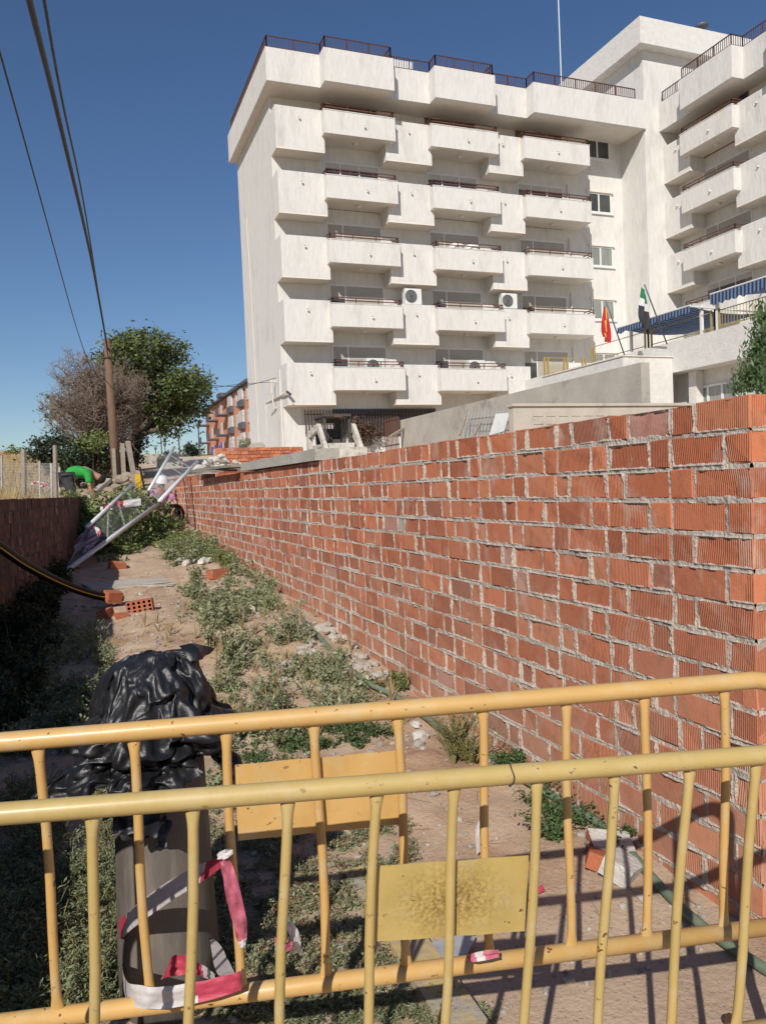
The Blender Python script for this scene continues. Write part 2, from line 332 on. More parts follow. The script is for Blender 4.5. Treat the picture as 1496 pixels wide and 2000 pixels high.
def brick_mat(name, ca, cb, cc, dirt=.72):
    m = bpy.data.materials.new(name); m.use_nodes = True; nt = m.node_tree; N = nt.nodes; L = nt.links; b = N['Principled BSDF']; b.inputs['Roughness'].default_value = .9
    tc = N.new('ShaderNodeTexCoord'); g = N.new('ShaderNodeNewGeometry')
    rp = N.new('ShaderNodeValToRGB'); cr = rp.color_ramp; cr.interpolation = 'CONSTANT'
    stops = [(0, ca), (.2, cb), (.38, tuple(x*1.12 for x in ca)), (.55, cc), (.68, tuple(x*.9 for x in cb)), (.80, tuple(x*1.05 for x in cb)), (.915, (.46, .22, .17) if dirt > .5 else ca), (.94, (.36, .13, .075) if dirt > .5 else cb), (.99, (.44, .36, .29) if dirt > .5 else cc)]
    cr.elements[0].position = 0; cr.elements[0].color = (*stops[0][1], 1); cr.elements[1].position = stops[1][0]; cr.elements[1].color = (*stops[1][1], 1)
    for p, c in stops[2:]:
        e = cr.elements.new(p); e.color = (*c, 1)
    L.new(g.outputs['Random Per Island'], rp.inputs[0])
    def ns(sc, st=(1, 1, 1), det=6):
        mp = N.new('ShaderNodeMapping'); mp.inputs['Scale'].default_value = st; L.new(tc.outputs['Object'], mp.inputs[0])
        n = N.new('ShaderNodeTexNoise'); n.inputs['Scale'].default_value = sc; n.inputs['Detail'].default_value = det; n.inputs['Roughness'].default_value = .65; L.new(mp.outputs[0], n.inputs[0]); return n.outputs[0]
    def ramp(i, a, bb):
        r = N.new('ShaderNodeValToRGB'); r.color_ramp.elements[0].position = a; r.color_ramp.elements[1].position = bb; L.new(i, r.inputs[0]); return r.outputs[0]
    def mix(f, a, bc):
        x = N.new('ShaderNodeMix'); x.data_type = 'RGBA'
        if isinstance(f, float): x.inputs[0].default_value = f
        else: L.new(f, x.inputs[0])
        L.new(a, x.inputs[6]); x.inputs[7].default_value = (*bc, 1); return x.outputs[2]
    c = rp.outputs[0]
    c = mix(ramp(ns(22, (1, 1, .6)), .5, .9), c, (.20, .062, .03))
    # dried mortar smears and limewash
    c = mix(ramp(ns(7, (1, 1, .7), 8), .54, .86), c, (.56, .42, .33))
    # grey dust that grows towards the foot of the wall
    sx = N.new('ShaderNodeSeparateXYZ'); L.new(tc.outputs['Object'], sx.inputs[0])
    mr = N.new('ShaderNodeMapRange'); mr.inputs[1].default_value = 1.35; mr.inputs[2].default_value = .15; mr.inputs[3].default_value = 0; mr.inputs[4].default_value = dirt; L.new(sx.outputs[2], mr.inputs[0])
    mu = N.new('ShaderNodeMath'); mu.operation = 'MULTIPLY'; mu.use_clamp = True; L.new(mr.outputs[0], mu.inputs[0]); L.new(ramp(ns(3.2, (1, 1, .8), 7), .25, .75), mu.inputs[1])
    c = mix(mu.outputs[0], c, (.50, .33, .235))
    L.new(c, b.inputs['Base Color'])
    # extruded ribs + grain
    wv = N.new('ShaderNodeTexWave'); wv.wave_type = 'BANDS'; wv.bands_direction = 'DIAGONAL'; wv.inputs['Scale'].default_value = 80
    mpw = N.new('ShaderNodeMapping'); mpw.inputs['Scale'].default_value = (.9, .9, 0); L.new(tc.outputs['Object'], mpw.inputs[0]); L.new(mpw.outputs[0], wv.inputs[0])
    wv.inputs['Distortion'].default_value = 0
    b1 = N.new('ShaderNodeBump'); b1.inputs['Distance'].default_value = .004; L.new(wv.outputs['Fac'], b1.inputs['Height'])
    mr2 = N.new('ShaderNodeMapRange'); mr2.inputs[1].default_value = .45; mr2.inputs[2].default_value = .5; mr2.inputs[3].default_value = .55; mr2.inputs[4].default_value = .08
    # rib depth differs from brick to brick
    ml = N.new('ShaderNodeMath'); ml.operation = 'MULTIPLY'; ml.inputs[1].default_value = 7.31; L.new(g.outputs['Random Per Island'], ml.inputs[0])
    fr = N.new('ShaderNodeMath'); fr.operation = 'FRACT'; L.new(ml.outputs[0], fr.inputs[0])
    mr2.inputs[1].default_value = .62; mr2.inputs[2].default_value = .75; L.new(fr.outputs[0], mr2.inputs[0]); L.new(mr2.outputs[0], b1.inputs['Strength'])
    b2 = N.new('ShaderNodeBump'); b2.inputs['Distance'].default_value = .003; b2.inputs['Strength'].default_value = .6; L.new(ns(70), b2.inputs['Height']); L.new(b1.outputs[0], b2.inputs['Normal'])
    L.new(b2.outputs[0], b.inputs['Normal']); return m
M['brick'] = brick_mat('ribbed_red_brick', (.52, .168, .078), (.44, .132, .060), (.54, .20, .10))
M['brick_left'] = brick_mat('shade_darkened_dusty_brick', (.105, .046, .032), (.09, .04, .028), (.115, .055, .038), dirt=.2)  # albedo lowered because this wall stands in shade; shade put into the colour
def soil_mat():
    m = bpy.data.materials.new('dry_soil'); m.use_nodes = True; nt = m.node_tree; N = nt.nodes; L = nt.links; b = N['Principled BSDF']; b.inputs['Roughness'].default_value = .97
    tc = N.new('ShaderNodeTexCoord')
    def ns(sc, det=7):
        n = N.new('ShaderNodeTexNoise'); n.inputs['Scale'].default_value = sc; n.inputs['Detail'].default_value = det; n.inputs['Roughness'].default_value = .66; L.new(tc.outputs['Object'], n.inputs[0]); return n.outputs[0]
    def ramp(i, a, bb, ca=(0, 0, 0), cb=(1, 1, 1)):
        r = N.new('ShaderNodeValToRGB'); r.color_ramp.elements[0].position = a; r.color_ramp.elements[1].position = bb
        r.color_ramp.elements[0].color = (*ca, 1); r.color_ramp.elements[1].color = (*cb, 1); L.new(i, r.inputs[0]); return r.outputs[0]
    def mix(f, a, bc):
        x = N.new('ShaderNodeMix'); x.data_type = 'RGBA'; L.new(f, x.inputs[0]); L.new(a, x.inputs[6])
        if isinstance(bc, tuple): x.inputs[7].default_value = (*bc, 1)
        else: L.new(bc, x.inputs[7])
        return x.outputs[2]
    c = ramp(ns(2.6), .3, .7, (.40, .275, .18), (.53, .40, .28))
    c = mix(ramp(ns(.9), .52, .68), c, (.34, .19, .105))
    c = mix(ramp(ns(24, 5), .56, .70), c, (.46, .36, .26))
    c = mix(ramp(ns(60, 3), .60, .72), c, (.20, .13, .085))
    vo = N.new('ShaderNodeTexVoronoi'); vo.inputs['Scale'].default_value = 55; L.new(tc.outputs['Object'], vo.inputs[0])
    c = mix(ramp(vo.outputs['Distance'], .12, .17, (1, 1, 1), (0, 0, 0)), c, (.50, .42, .34))
    # straw field on the far left, pale dust on the lot
    sx = N.new('ShaderNodeSeparateXYZ'); L.new(tc.outputs['Object'], sx.inputs[0])
    mr = N.new('ShaderNodeMapRange'); mr.inputs[1].default_value = -.5; mr.inputs[2].default_value = -1.6; L.new(sx.outputs[0], mr.inputs[0])
    my = N.new('ShaderNodeMapRange'); my.inputs[1].default_value = 19; my.inputs[2].default_value = 27; L.new(sx.outputs[1], my.inputs[0])
    mu = N.new('ShaderNodeMath'); mu.operation = 'MULTIPLY'; mu.use_clamp = True; L.new(mr.outputs[0], mu.inputs[0]); L.new(my.outputs[0], mu.inputs[1])
    mx_ = N.new('ShaderNodeMapRange'); mx_.inputs[1].default_value = 2.3; mx_.inputs[2].default_value = 3.0; L.new(sx.outputs[0], mx_.inputs[0])
    c = mix(mx_.outputs[0], c, (.52, .43, .34))
    c = mix(mu.outputs[0], c, ramp(ns(1.2), .35, .65, (.38, .28, .14), (.29, .215, .11)))
    L.new(c, b.inputs['Base Color'])
    bp = N.new('ShaderNodeBump'); bp.inputs['Strength'].default_value = .7; bp.inputs['Distance'].default_value = .014; L.new(ns(38, 10), bp.inputs['Height']); L.new(bp.outputs[0], b.inputs['Normal'])
    return m
M['soil'] = soil_mat()
def stripe_mat(name, ca, cb, period, axis=1):
    m = bpy.data.materials.new(name); m.use_nodes = True; nt = m.node_tree; N = nt.nodes; L = nt.links; b = N['Principled BSDF']; b.inputs['Roughness'].default_value = .85
    tc = N.new('ShaderNodeTexCoord'); sx = N.new('ShaderNodeSeparateXYZ'); L.new(tc.outputs['Object'], sx.inputs[0])
    d = N.new('ShaderNodeMath'); d.operation = 'DIVIDE'; d.inputs[1].default_value = period; L.new(sx.outputs[axis], d.inputs[0])
    fr = N.new('ShaderNodeMath'); fr.operation = 'FRACT'; L.new(d.outputs[0], fr.inputs[0])
    gt = N.new('ShaderNodeMath'); gt.operation = 'GREATER_THAN'; gt.inputs[1].default_value = .5; L.new(fr.outputs[0], gt.inputs[0])
    x = N.new('ShaderNodeMix'); x.data_type = 'RGBA'; L.new(gt.outputs[0], x.inputs[0]); x.inputs[6].default_value = (*ca, 1); x.inputs[7].default_value = (*cb, 1)
    tr = N.new('ShaderNodeBsdfTranslucent'); L.new(x.outputs[2], tr.inputs[0]); ms = N.new('ShaderNodeMixShader'); ms.inputs[0].default_value = .2
    L.new(x.outputs[2], b.inputs['Base Color']); L.new(b.outputs[0], ms.inputs[1]); L.new(tr.outputs[0], ms.inputs[2]); L.new(ms.outputs[0], N['Material Output'].inputs[0]); return m
M['awning'] = stripe_mat('blue_white_striped_canvas', (.02, .035, .10), (.17, .24, .36), .17)
M['slat'] = None
# ================================================================== GROUND
def ground():
    xs = np.concatenate([[-3000, -800, -250, -90, -40, -20, -12, -8, -6, -5, -4, -3.3, -2.8, -2.4], np.arange(-2.1, 2.25, .033), [2.4, 2.8, 3.5, 4.5, 6, 8, 10, 13, 17, 22, 30, 45, 90, 250, 800, 3000]])
    ys = np.concatenate([[-60, -20, -8, -3, -1, 0, .5, .9], np.arange(1.1, 9, .033), np.arange(9, 15, .07), np.arange(15, 24, .2), np.arange(24, 60, 1.2), [64, 70, 80, 90, 120, 200, 500, 1200, 3500]])
    nx, ny = len(xs), len(ys)
    v = [(float(x), float(y), gz(float(x), float(y))) for y in ys for x in xs]
    f = [(j*nx+i, j*nx+i+1, (j+1)*nx+i+1, (j+1)*nx+i) for j in range(ny-1) for i in range(nx-1)]
    mb = MB(); mb.v = v; mb.f = f; mb.m = [0]*len(f)
    o = mb.build('ground', M['soil'], smooth=True); tag(o, kind='structure')
ground()
# ================================================================== BRICK WALLS
COURSE = .111
def brick_run(mb, P, s0, s1, z0, z1, thick, odd, side, near, detail=True, bl=.236, bh=.102, jit=.004):
    """bricks of one face; P(s, d, z) maps distance along the wall, depth behind the face and height to a point"""
    n = int(math.ceil((z1-z0)/COURSE))
    rects = []
    for c in range(n):
        zt = z1-c*COURSE; zb = zt-COURSE+.0125
        if zb < z0-.2: break
        s = s0; k = (c+odd) % 2
        s += 0 if k == 0 else 0
        while s < s1-.02:
            L = bl if k == 0 else bh
            L = L*(1+random.uniform(-.05, .05))
            e = min(s+L, s1)
            if e-s > .03:
                rects.append((s, e, zb+random.uniform(-.003, .003), zt-.0005+random.uniform(-.003, .002) if c else zt+random.uniform(-.004, .004)))
            s = e+random.uniform(.008, .015); k = 1-k
    for (a, b, zb, zt) in rects:
        d = [random.uniform(-jit, jit) for _ in range(4)]
        d0 = random.uniform(-.003, .003)
        dz = [random.uniform(-.003, .003) for _ in range(4)]
        e = .003
        q = [(a, d0+d[0], zb+dz[0]), (b, d0+d[1], zb+dz[1]), (b, d0+d[2], zt+dz[2]), (a, d0+d[3], zt+dz[3])]
        inn = [(a+e, q[0][1], q[0][2]+e), (b-e, q[1][1], q[1][2]+e), (b-e, q[2][1], q[2][2]-e), (a+e, q[3][1], q[3][2]-e)]
        vs = [P(*p) for p in inn]+[P(p[0], p[1]+e, p[2]) for p in q]+[P(p[0], .06, p[2]) for p in q]
        mb.add(vs, [(0, 1, 2, 3)]+[(i, 4+i, 4+(i+1) % 4, (i+1) % 4) for i in range(4)]+[(4+i, 8+i, 8+(i+1) % 4, 4+(i+1) % 4) for i in range(4)], 0)
    return rects
def mortar_sheet(mb, P, rects, s0, s1, z0, z1, ds, dz, squeeze=.010):
    ns = int((s1-s0)/ds)+1; nz = int((z1-z0)/dz)+1
    S = np.linspace(s0, s1, ns); Z = np.linspace(z0, z1, nz)
    D = np.full((ns, nz), 1.0)                      # distance inside a brick (positive = inside)
    D[:] = -1
    for (a, b, zb, zt) in rects:
        i0, i1 = np.searchsorted(S, [a, b]); j0, j1 = np.searchsorted(Z, [zb, zt])
        if i1 <= i0 or j1 <= j0: continue
        ds_ = np.minimum(S[i0:i1]-a, b-S[i0:i1])[:, None]; dz_ = np.minimum(Z[j0:j1]-zb, zt-Z[j0:j1])[None, :]
        D[i0:i1, j0:j1] = np.minimum(ds_, dz_)
    vs = []
    for i in range(ns):
        for j in range(nz):
            n = noise.noise(Vector((S[i]*26, Z[j]*26, 1.7)))*.6+noise.noise(Vector((S[i]*75, Z[j]*75, 4.2)))*.35
            g = noise.noise(Vector((S[i]*5, Z[j]*5, 9.1)))
            if D[i, j] < 0: d = .0005-.0085*n-.005*g
            else: d = -.0045-.012*n-.008*g+1.2*D[i, j]
            vs.append(P(S[i], min(d, .03), Z[j]))
    mb.add(vs, [(i*nz+j, (i+1)*nz+j, (i+1)*nz+j+1, i*nz+j+1) for i in range(ns-1) for j in range(nz-1)], 1)
WX = 1.95; WY = 1.87; WT = 1.71; WEND = 17.6
def right_wall():
    mb = MB()
    P = lambda s, d, z: (WX+d, WY+s, z)
    z0 = -.12
    r1 = brick_run(mb, P, 0.0, WEND-WY, z0, WT, .25, 0, 0, True)
    mortar_sheet(mb, P, [r for r in r1 if r[0] < 2.2], 0.004, 2.2, z0, WT-.006, .0055, .0055)
    mortar_sheet(mb, P, [r for r in r1 if 2.1 < r[1] and r[0] < 5.0], 2.2, 5.0, z0, WT-.006, .009, .0075)
    mortar_sheet(mb, P, [r for r in r1 if r[1] > 4.9], 5.0, WEND-WY, .1, WT-.006, .02, .012)
    P2 = lambda s, d, z: (WX+s, WY+d, z)
    r2 = brick_run(mb, P2, 0.0, 3.2, z0, WT, .25, 1, 0, True)
    mortar_sheet(mb, P2, [r for r in r2 if r[0] < .6], 0.004, .6, z0, WT-.006, .007, .007)
    # body of the wall behind the faces
    mb.box(WX+.055, WY+.056, z0, WX+.25, WEND, WT-.012, 1)
    mb.box(WX+.6, WY+.015, z0, WX+3.2, WY+.24, WT-.012, 1)
    mb.box(WX+.25, WY+.056, z0, WX+.6, WY+.24, WT-.012, 1)
    # uneven extra bricks and a lump of mortar left along the far top
    for y, h, w in [(13.2, .07, 1.6), (15.3, .1, 1.2), (16.8, .09, .7)]:
        k = 0
        yy = y
        while yy < y+w:
            mb.box(WX+.004, yy, WT+.002, WX+.20, yy+.22, WT+h+random.uniform(-.01, .01), 0); yy += .235
    o = mb.build('brick_wall', [M['brick'], M['mortar']])
    tag(o, 'long red ribbed brick wall with thick mortar joints running from the yellow barriers to the back', 'wall')
right_wall()
def left_wall():
    mb = MB()
    a = Vector((lw(-3.5), -3.5, 0)); b = Vector((lw(13.9), 13.9, 0)); L = (b-a).length; t = (b-a).normalized(); nrm = Vector((t.y, -t.x, 0))
    ztop = 1.495
    P = lambda s, d, z: tuple(a+t*s-nrm*(d-.12)+Vector((0, 0, z)))
    r = brick_run(mb, P, 0, L, -.1, ztop, .25, 0, 0, False)
    mortar_sheet(mb, P, r, 0, L, -.1, ztop-.006, .05, .02)
    v = [a+nrm*.06, b+nrm*.06, b-nrm*.13, a-nrm*.13]
    mb.add([(p.x, p.y, -.1) for p in v]+[(p.x, p.y, ztop-.008) for p in v], [(3,2,1,0),(4,5,6,7),(0,1,5,4),(1,2,6,5),(2,3,7,6),(3,0,4,7)], 1)
    # end face bricks
    for c in range(14):
        z = ztop-c*COURSE
        mb.add([(b-nrm*.13+t*.004)+Vector((0, 0, z-.1)), (b+nrm*.11+t*.004)+Vector((0, 0, z-.1)), (b+nrm*.11+t*.004)+Vector((0, 0, z)), (b-nrm*.13+t*.004)+Vector((0, 0, z))], [(0, 1, 2, 3)], 0)
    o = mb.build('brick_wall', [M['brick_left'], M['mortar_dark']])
    tag(o, 'low shaded brick wall along the left edge, dark side towards the weeds', 'wall')
left_wall()
# ================================================================== BARRIERS
def barrier(name, A, B, down, ks, plate, mrail, mplate, label, rad, pl_lo, pl_hi, ends, barlen, drop):
    """A, B: ends of the top tube; down: unit vector of the uprights; ks: positions of the bars along A-B in metres"""
    A = Vector(A); B = Vector(B); t = (B-A).normalized(); nrm = t.cross(down).normalized()
    if nrm.y > 0: nrm = -nrm                        # towards the camera
    root = thing(name, (A+down*drop), label, 'barrier', 'yellow crowd barriers closing the path')
    L = (B-A).length; R = .09
    # frame: one bent tube round three sides + lower tube
    def corner(c, d1, d2):
        return [c+d1*R*(1-math.sin(a))+d2*R*(1-math.cos(a)) for a in [math.pi/2*i/6 for i in range(7)]]
    tl = corner(A, t, down)                          # from t side to down side
    f1 = MB()
    pts = [A+down*barlen]+[A+down*R*2]+tl[::-1]+[A+t*L*.5]
    tr = corner(B, -t, down)
    pts += tr+[B+down*R*2, B+down*(barlen)]
    f1.tube(pts, rad, 14)
    f1.build('top_tube', mrail, root, True)
    f2 = MB(); f2.tube([A+down*barlen+t*rad*.5, B+down*barlen-t*rad*.5], rad*.98, 14)
    f2.build('bottom_tube', mrail, root, True)
    for k in ks:
        p = A+t*k
        b = MB(); br = rad*.5
        pts = []; 
        nseg = 10
        rows = []
        ang = [2*math.pi*j/10 for j in range(10)]
        for i in range(nseg+1):
            s = i/nseg; dd = rad*.7+(barlen-rad*1.4)*s
            e = min(s, 1-s); fl = max(0, 1-e/.075)
            wx = br*(1+.75*fl); wy = br*(1-.45*fl)
            rows.append([p+down*dd+t*math.cos(a)*wx+nrm*math.sin(a)*wy for a in ang])
        # add finer rows near both ends
        fine = []
        for s in [0, .015, .03, .05, .075, .12, .3, .5, .7, .88, .925, .95, .97, .985, 1]:
            dd = rad*.7+(barlen-rad*1.4)*s; e = min(s, 1-s); fl = max(0, 1-e/.06)
            wx = br*(1+.5*fl); wy = br*(1-.35*fl); bow = .003*math.sin(s*6+k*9)
            fine.append([p+down*dd+t*(math.cos(a)*wx+bow)+nrm*math.sin(a)*wy for a in ang])
        v = [q for r in fine for q in r]
        b.add(v, [(i*10+j, i*10+(j+1) % 10, (i+1)*10+(j+1) % 10, (i+1)*10+j) for i in range(len(fine)-1) for j in range(10)])
        b.build('upright_bar', mrail, root, True)
    pm = MB()
    k0, k1 = plate
    off = nrm*(-.012)
    q = [A+t*k0+down*pl_lo[0]+off, A+t*k1+down*pl_lo[1]+off, A+t*k1+down*pl_hi[1]+off, A+t*k0+down*pl_hi[0]+off]
    n = 16; vv = []
    for i in range(n+1):
        for j in range(5):
            p = q[0].lerp(q[1], i/n).lerp(q[3].lerp(q[2], i/n), j/4)
            vv.append(p+nrm*(.0022*math.sin(i*.9+j)*math.sin(math.pi*i/n)))
    m_ = (n+1)*5
    vv += [p-nrm*.0025 for p in vv]
    fs = [(i*5+j, (i+1)*5+j, (i+1)*5+j+1, i*5+j+1) for i in range(n) for j in range(4)]
    fs += [tuple(m_+x for x in f[::-1]) for f in fs]
    rim = [i*5 for i in range(n+1)]+[n*5+j for j in range(1, 5)]+[i*5+4 for i in range(n-1, -1, -1)]+[j for j in range(3, 0, -1)]
    fs += [(rim[i], rim[(i+1) % len(rim)], m_+rim[(i+1) % len(rim)], m_+rim[i]) for i in range(len(rim))]
    pm.add(vv, fs); pm.build('sign_plate', mplate, root)
    for e in ends:                                   # splayed feet under the tube ends
        p = A+t*e+down*barlen
        ft = MB()
        g0 = p+down*(drop-barlen-.012)
        ft.tube([p+nrm*0, g0-down*.1, g0-down*.05+nrm*.06, g0+nrm*.24], rad*.8, 10)
        ft.tube([g0-down*.1, g0-down*.05-nrm*.06, g0-nrm*.24], rad*.8, 10)
        ft.build('foot', mrail, root, True)
    return root
def bars_at(A, B, us, v):                           # distance along A-B whose picture column is u
    A = Vector(A); B = Vector(B); t = (B-A).normalized(); out = []
    for u in us:
        lo, hi = 0, (B-A).length+.5
        for _ in range(40):
            m_ = (lo+hi)/2; p = A+t*m_; q = RM.T @ np.array([p.x, p.y, p.z-EYE])
            if 748+F*q[0]/q[2] < u: lo = m_
            else: hi = m_
        out.append(lo)
    return out
# rear barrier: top tube at about 1 m, upright
rA0 = dep(0, 1450, 1.545); rB0 = dep(1440, 1331, 1.745)
rt = (rB0-rA0).normalized()
rA = rA0-rt*.55; rB = rB0+rt*.125
rbot = dep(748, 1905, 1.69)
ks = [rt.dot(p-rA) for p in [rA0]]
mid = rA+rt*(rt.dot(rbot-rA)); rdown = (rbot-mid); rbl = rdown.length; rdown.normalize()
us = [75, 258, 440, 615, 777, 940, 1105, 1260, 1414]
kk = bars_at(rA, rB, us, 0); kk = [kk[0]-.36, kk[0]-.18]+kk
pl = bars_at(rA, rB, [452, 778], 0)
barrier('crowd_barrier', rA, rB, rdown, kk, pl, M['yel_rear'], M['yel_rear'],
        'orange-yellow tubular barrier behind, with a clean blank plate and striped tape tied to it', .0195,
        (.093, .093), (.255, .255), [.03, (rB-rA).length-.0], rbl, rA.z+.0)
fA0 = dep(0, 1590, 1.30); fB0 = dep(1480, 1475, 1.545)
ft_ = (fB0-fA0).normalized(); fA = fA0-ft_*.35; fB = fB0+ft_*.35
fm = bars_at(fA, fB, [868], 0)[0]
tp = fA+ft_*bars_at(fA, fB, [890], 0)[0]
fdown = (dep(868, 2000, 1.478)-tp).normalized()
fk = bars_at(fA, fB, [185, 378, 560, 735, 890, 1052, 1200, 1345, 1478], 0); fk = [fk[0]-.17]+fk+[fk[-1]+.17]
fp = bars_at(fA, fB, [736, 1052], 0)
barrier('crowd_barrier', fA, fB, fdown, fk, (fp[0]+.006, fp[1]-.006), M['yel_front'], M['sign_front'],
        'nearest pale yellow tubular barrier with a rust-stained blank plate, leaning to the viewer', .0188,
        (.160, .168), (.305, .318), [.0, (fB-fA).length], rbl, fA.z/abs(fdown.z)-.02)
# thin wire ring on the front rail
wr = fA+ft_*bars_at(fA, fB, [995], 0)[0]
mb = MB(); nn = ft_.cross(fdown)
mb.tube([wr+(fdown*math.cos(a)+nn*math.sin(a))*(.0205)+ft_*.002*math.sin(3*a) for a in [2*math.pi*i/24 for i in range(25)]], .0014, 6)
tag(mb.build('wire_tie', M['skid_dark'], smooth=True), 'thin dark wire tied round the top rail of the nearest barrier', 'wire')
# ================================================================== APARTMENT BLOCK
YF, YS, YB = 37.45, 36.45, 36.0
apt = thing('apartment_block', (9.5, YB, 3.0), 'white rough-rendered apartment block with rows of projecting balconies and brown railings', 'building')
w = MB()
SX = 9.5; SE = 45.4; ZT = 20.27; FX = 29.9; TY = 35.4; TX = 31.12; WFX = 32.1
w.box(SX, YF, 1.0, FX+.6, SE, ZT+.004)
o_wall = w.build('wall', M['stucco'], apt)
w = MB(); w.box(FX, TY, 1.0, 41, 43, 24.55); w.box(WFX, 10.0, 1.0, 41, TY-.004, ZT+.004)
w.build('stair_tower_and_wing', M['stucco'], apt)
# roof slab with its stepped parapet
roof = MB()
poly = [(9.07, 36.0), (11.64, 36.0), (11.64, 35.28), (15.12, 35.28), (15.12, 36.0), (17.28, 36.0), (17.28, 35.28), (20.62, 35.28), (20.62, 36.0), (22.85, 36.0), (22.85, 35.28), (29.9, 35.28), (29.9, 45.6), (9.07, 45.6)]
roof.prism([(x+(.02 if x < 9.1 else (0.02 if (x in (11.64, 17.28, 22.85)) else -.02)), y+.02) for x, y in poly], 20.275, 20.6, 'Z', 1)
def par(x0, y0, x1, y1, mb=None, t=.2, zb=20.272, zt=21.79, mi=0):
    (mb or roof).box(min(x0, x1), min(y0, y1), zb, max(x0, x1), max(y0, y1), zt, mi)
T = .2
par(9.07, 36.0, 11.64-.002, 36.2); par(9.07, 36.203, 9.27, 45.6)
for a, b in [(11.64, 15.12), (17.28, 20.62), (22.85, 29.897)]:
    par(a, 35.28, b, 35.48); par(a, 35.483, a+.2, 36.2)
    if b < 29: par(b-.2, 35.483, b, 36.2)
for a, b in [(15.122, 17.278), (20.622, 22.848)]: par(a, 36.0, b, 36.2)
par(9.27, 45.4, 29.9, 45.6)
roof.build('roof_parapet', [M['stucco'], M['soffit']], apt)
# wing roof
wr_ = MB()
wp = [(30.18, 33.0), (30.18, 29.5), (30.9, 29.5), (30.9, 27.3), (30.18, 27.3), (30.18, 23.6), (30.9, 23.6), (30.9, 10), (41, 10), (41, 35.39), (30.9, 35.39), (30.9, 33.0)]
wr_.prism([(x+.02, y+(-.02 if y in (33.0, 27.3) else (.02 if y in (29.5, 23.6) else 0))) for x, y in wp], 20.277, 20.6, 'Z', 1)
def parw(x0, y0, x1, y1): par(x0, y0, x1, y1, wr_)
for a, b in [(29.5, 33.0), (23.6, 27.3)]:
    parw(30.18, a, 30.38, b); parw(30.383, a, 31.1, a+.2); parw(30.383, b-.2, 31.1, b)
for a, b in [(33.002, 35.39), (27.302, 29.498), (10, 23.598)]: parw(30.9, a, 31.1, b)
wr_.build('wing_roof_parapet', [M['stucco'], M['soffit']], apt)
# tower cornice
tc_ = MB(); tc_.box(29.3, 34.8, 24.553, 41.5, 43.4, 25.95)
tco = tc_.build('tower_cornice', M['stucco2'], apt)
vp = MB(); vp.lathe([(.16, 25.95), (.16, 26.35), (.34, 26.36), (.36, 26.5), (.12, 26.62)], 14, 0, (34.0, 35.3, 0)); vp.build('vent_pipe', M['lamp_metal'], tco, True)
# railings
def railing(mb, pts, h, z, post=.045, rails=(1.0,), pickets=.13, pk=.012, big=1.2):
    for a, b in zip(pts[:-1], pts[1:]):
        a = Vector((a[0], a[1], z)); b = Vector((b[0], b[1], z)); L = (b-a).length; n = max(1, round(L/big))
        for i in range(n+1):
            p = a.lerp(b, i/n); mb.box(p.x-post/2, p.y-post/2, z, p.x+post/2, p.y+post/2, z+h)
        for r in rails: mb.beam(a+Vector((0, 0, h*r-.02)), b+Vector((0, 0, h*r-.02)), .05, .04)
        if pickets:
            mb.beam(a+Vector((0, 0, .07)), b+Vector((0, 0, .07)), .03, .03)
            m_ = int(L/pickets)
            for i in range(1, m_):
                p = a.lerp(b, i/m_); mb.box(p.x-pk, p.y-pk, z+.05, p.x+pk, p.y+pk, z+h-.03)
rr = MB()
railing(rr, [(9.17, 45), (9.17, 36.1), (11.74, 36.1), (11.74, 35.38), (15.02, 35.38), (15.02, 36.1)], .58, 21.79)
railing(rr, [(15.22, 36.1), (17.38, 36.1), (17.38, 35.38), (20.52, 35.38), (20.52, 36.1)], .58, 21.79)
railing(rr, [(20.72, 36.1), (22.95, 36.1), (22.95, 35.38), (29.3, 35.38)], .58, 21.79)
rr.build('roof_railing', M['brown_metal'], apt)
rr = MB()
railing(rr, [(31.0, 35.2), (31.0, 33.1)], .58, 21.79); railing(rr, [(30.28, 32.9), (30.28, 29.6), (31.0, 29.6), (31.0, 27.2), (30.28, 27.2), (30.28, 23.7)], .58, 21.79)
rr.build('wing_roof_railing', M['brown_metal'], apt)
cb = MB(); cb.box(14.6, 37.0, 20.6, 16.9, 38.2, 22.75); cb.build('rooftop_cabin', M['white_frame'], apt)
an = MB(); p = on(1096, 150, Y=39.5); an.tube([(p.x, 39.5, 20.6), (p.x-.05, 39.5, 34)], .035, 6); an.build('antenna_mast', M['galv'], apt)
# storage boxes between the balconies (solid parapets)
DRAIN = []
def lug(mb, x, y, z, ax='Y'):
    if ax == 'Y': mb.tube([(x, y+.02, z), (x, y-.09, z-.01)], .05, 8); mb.tube([(x-.03, y-.005, z+.10), (x-.03, y-.04, z+.1)], .035, 6)
    else: mb.tube([(x+.02, y, z), (x-.09, y, z-.01)], .05, 8)
for a, b, ks_ in [(9.5, 11.88, range(5)), (15.02, 17.5, range(5)), (20.75, 22.8, range(5))]:
    for k in ks_:
        z = 5.54+3.0*k
        if k == 0 and a > 20: z = 5.54
        bx = MB(); t = .14
        bx.box(a, YS, z, b, YS+t, z+1.9); bx.box(a, YS+t+.003, z, a+t, YF, z+1.897); bx.box(b-t, YS+t+.003, z, b, YF, z+1.897)
        bx.box(a+.002, YS+.002, z-.1, b-.002, YF, z-.002, 1); bx.box(a+t, YS+t+.003, z+.9, b-t, YF, z+1.05, 1)
        o = bx.build('loggia_parapet', [M['stucco'], M['soffit']], apt)
        d = MB(); lug(d, b-1.2, YS, z+1.38); d.build('drain_spout', M['soffit'], o, True)
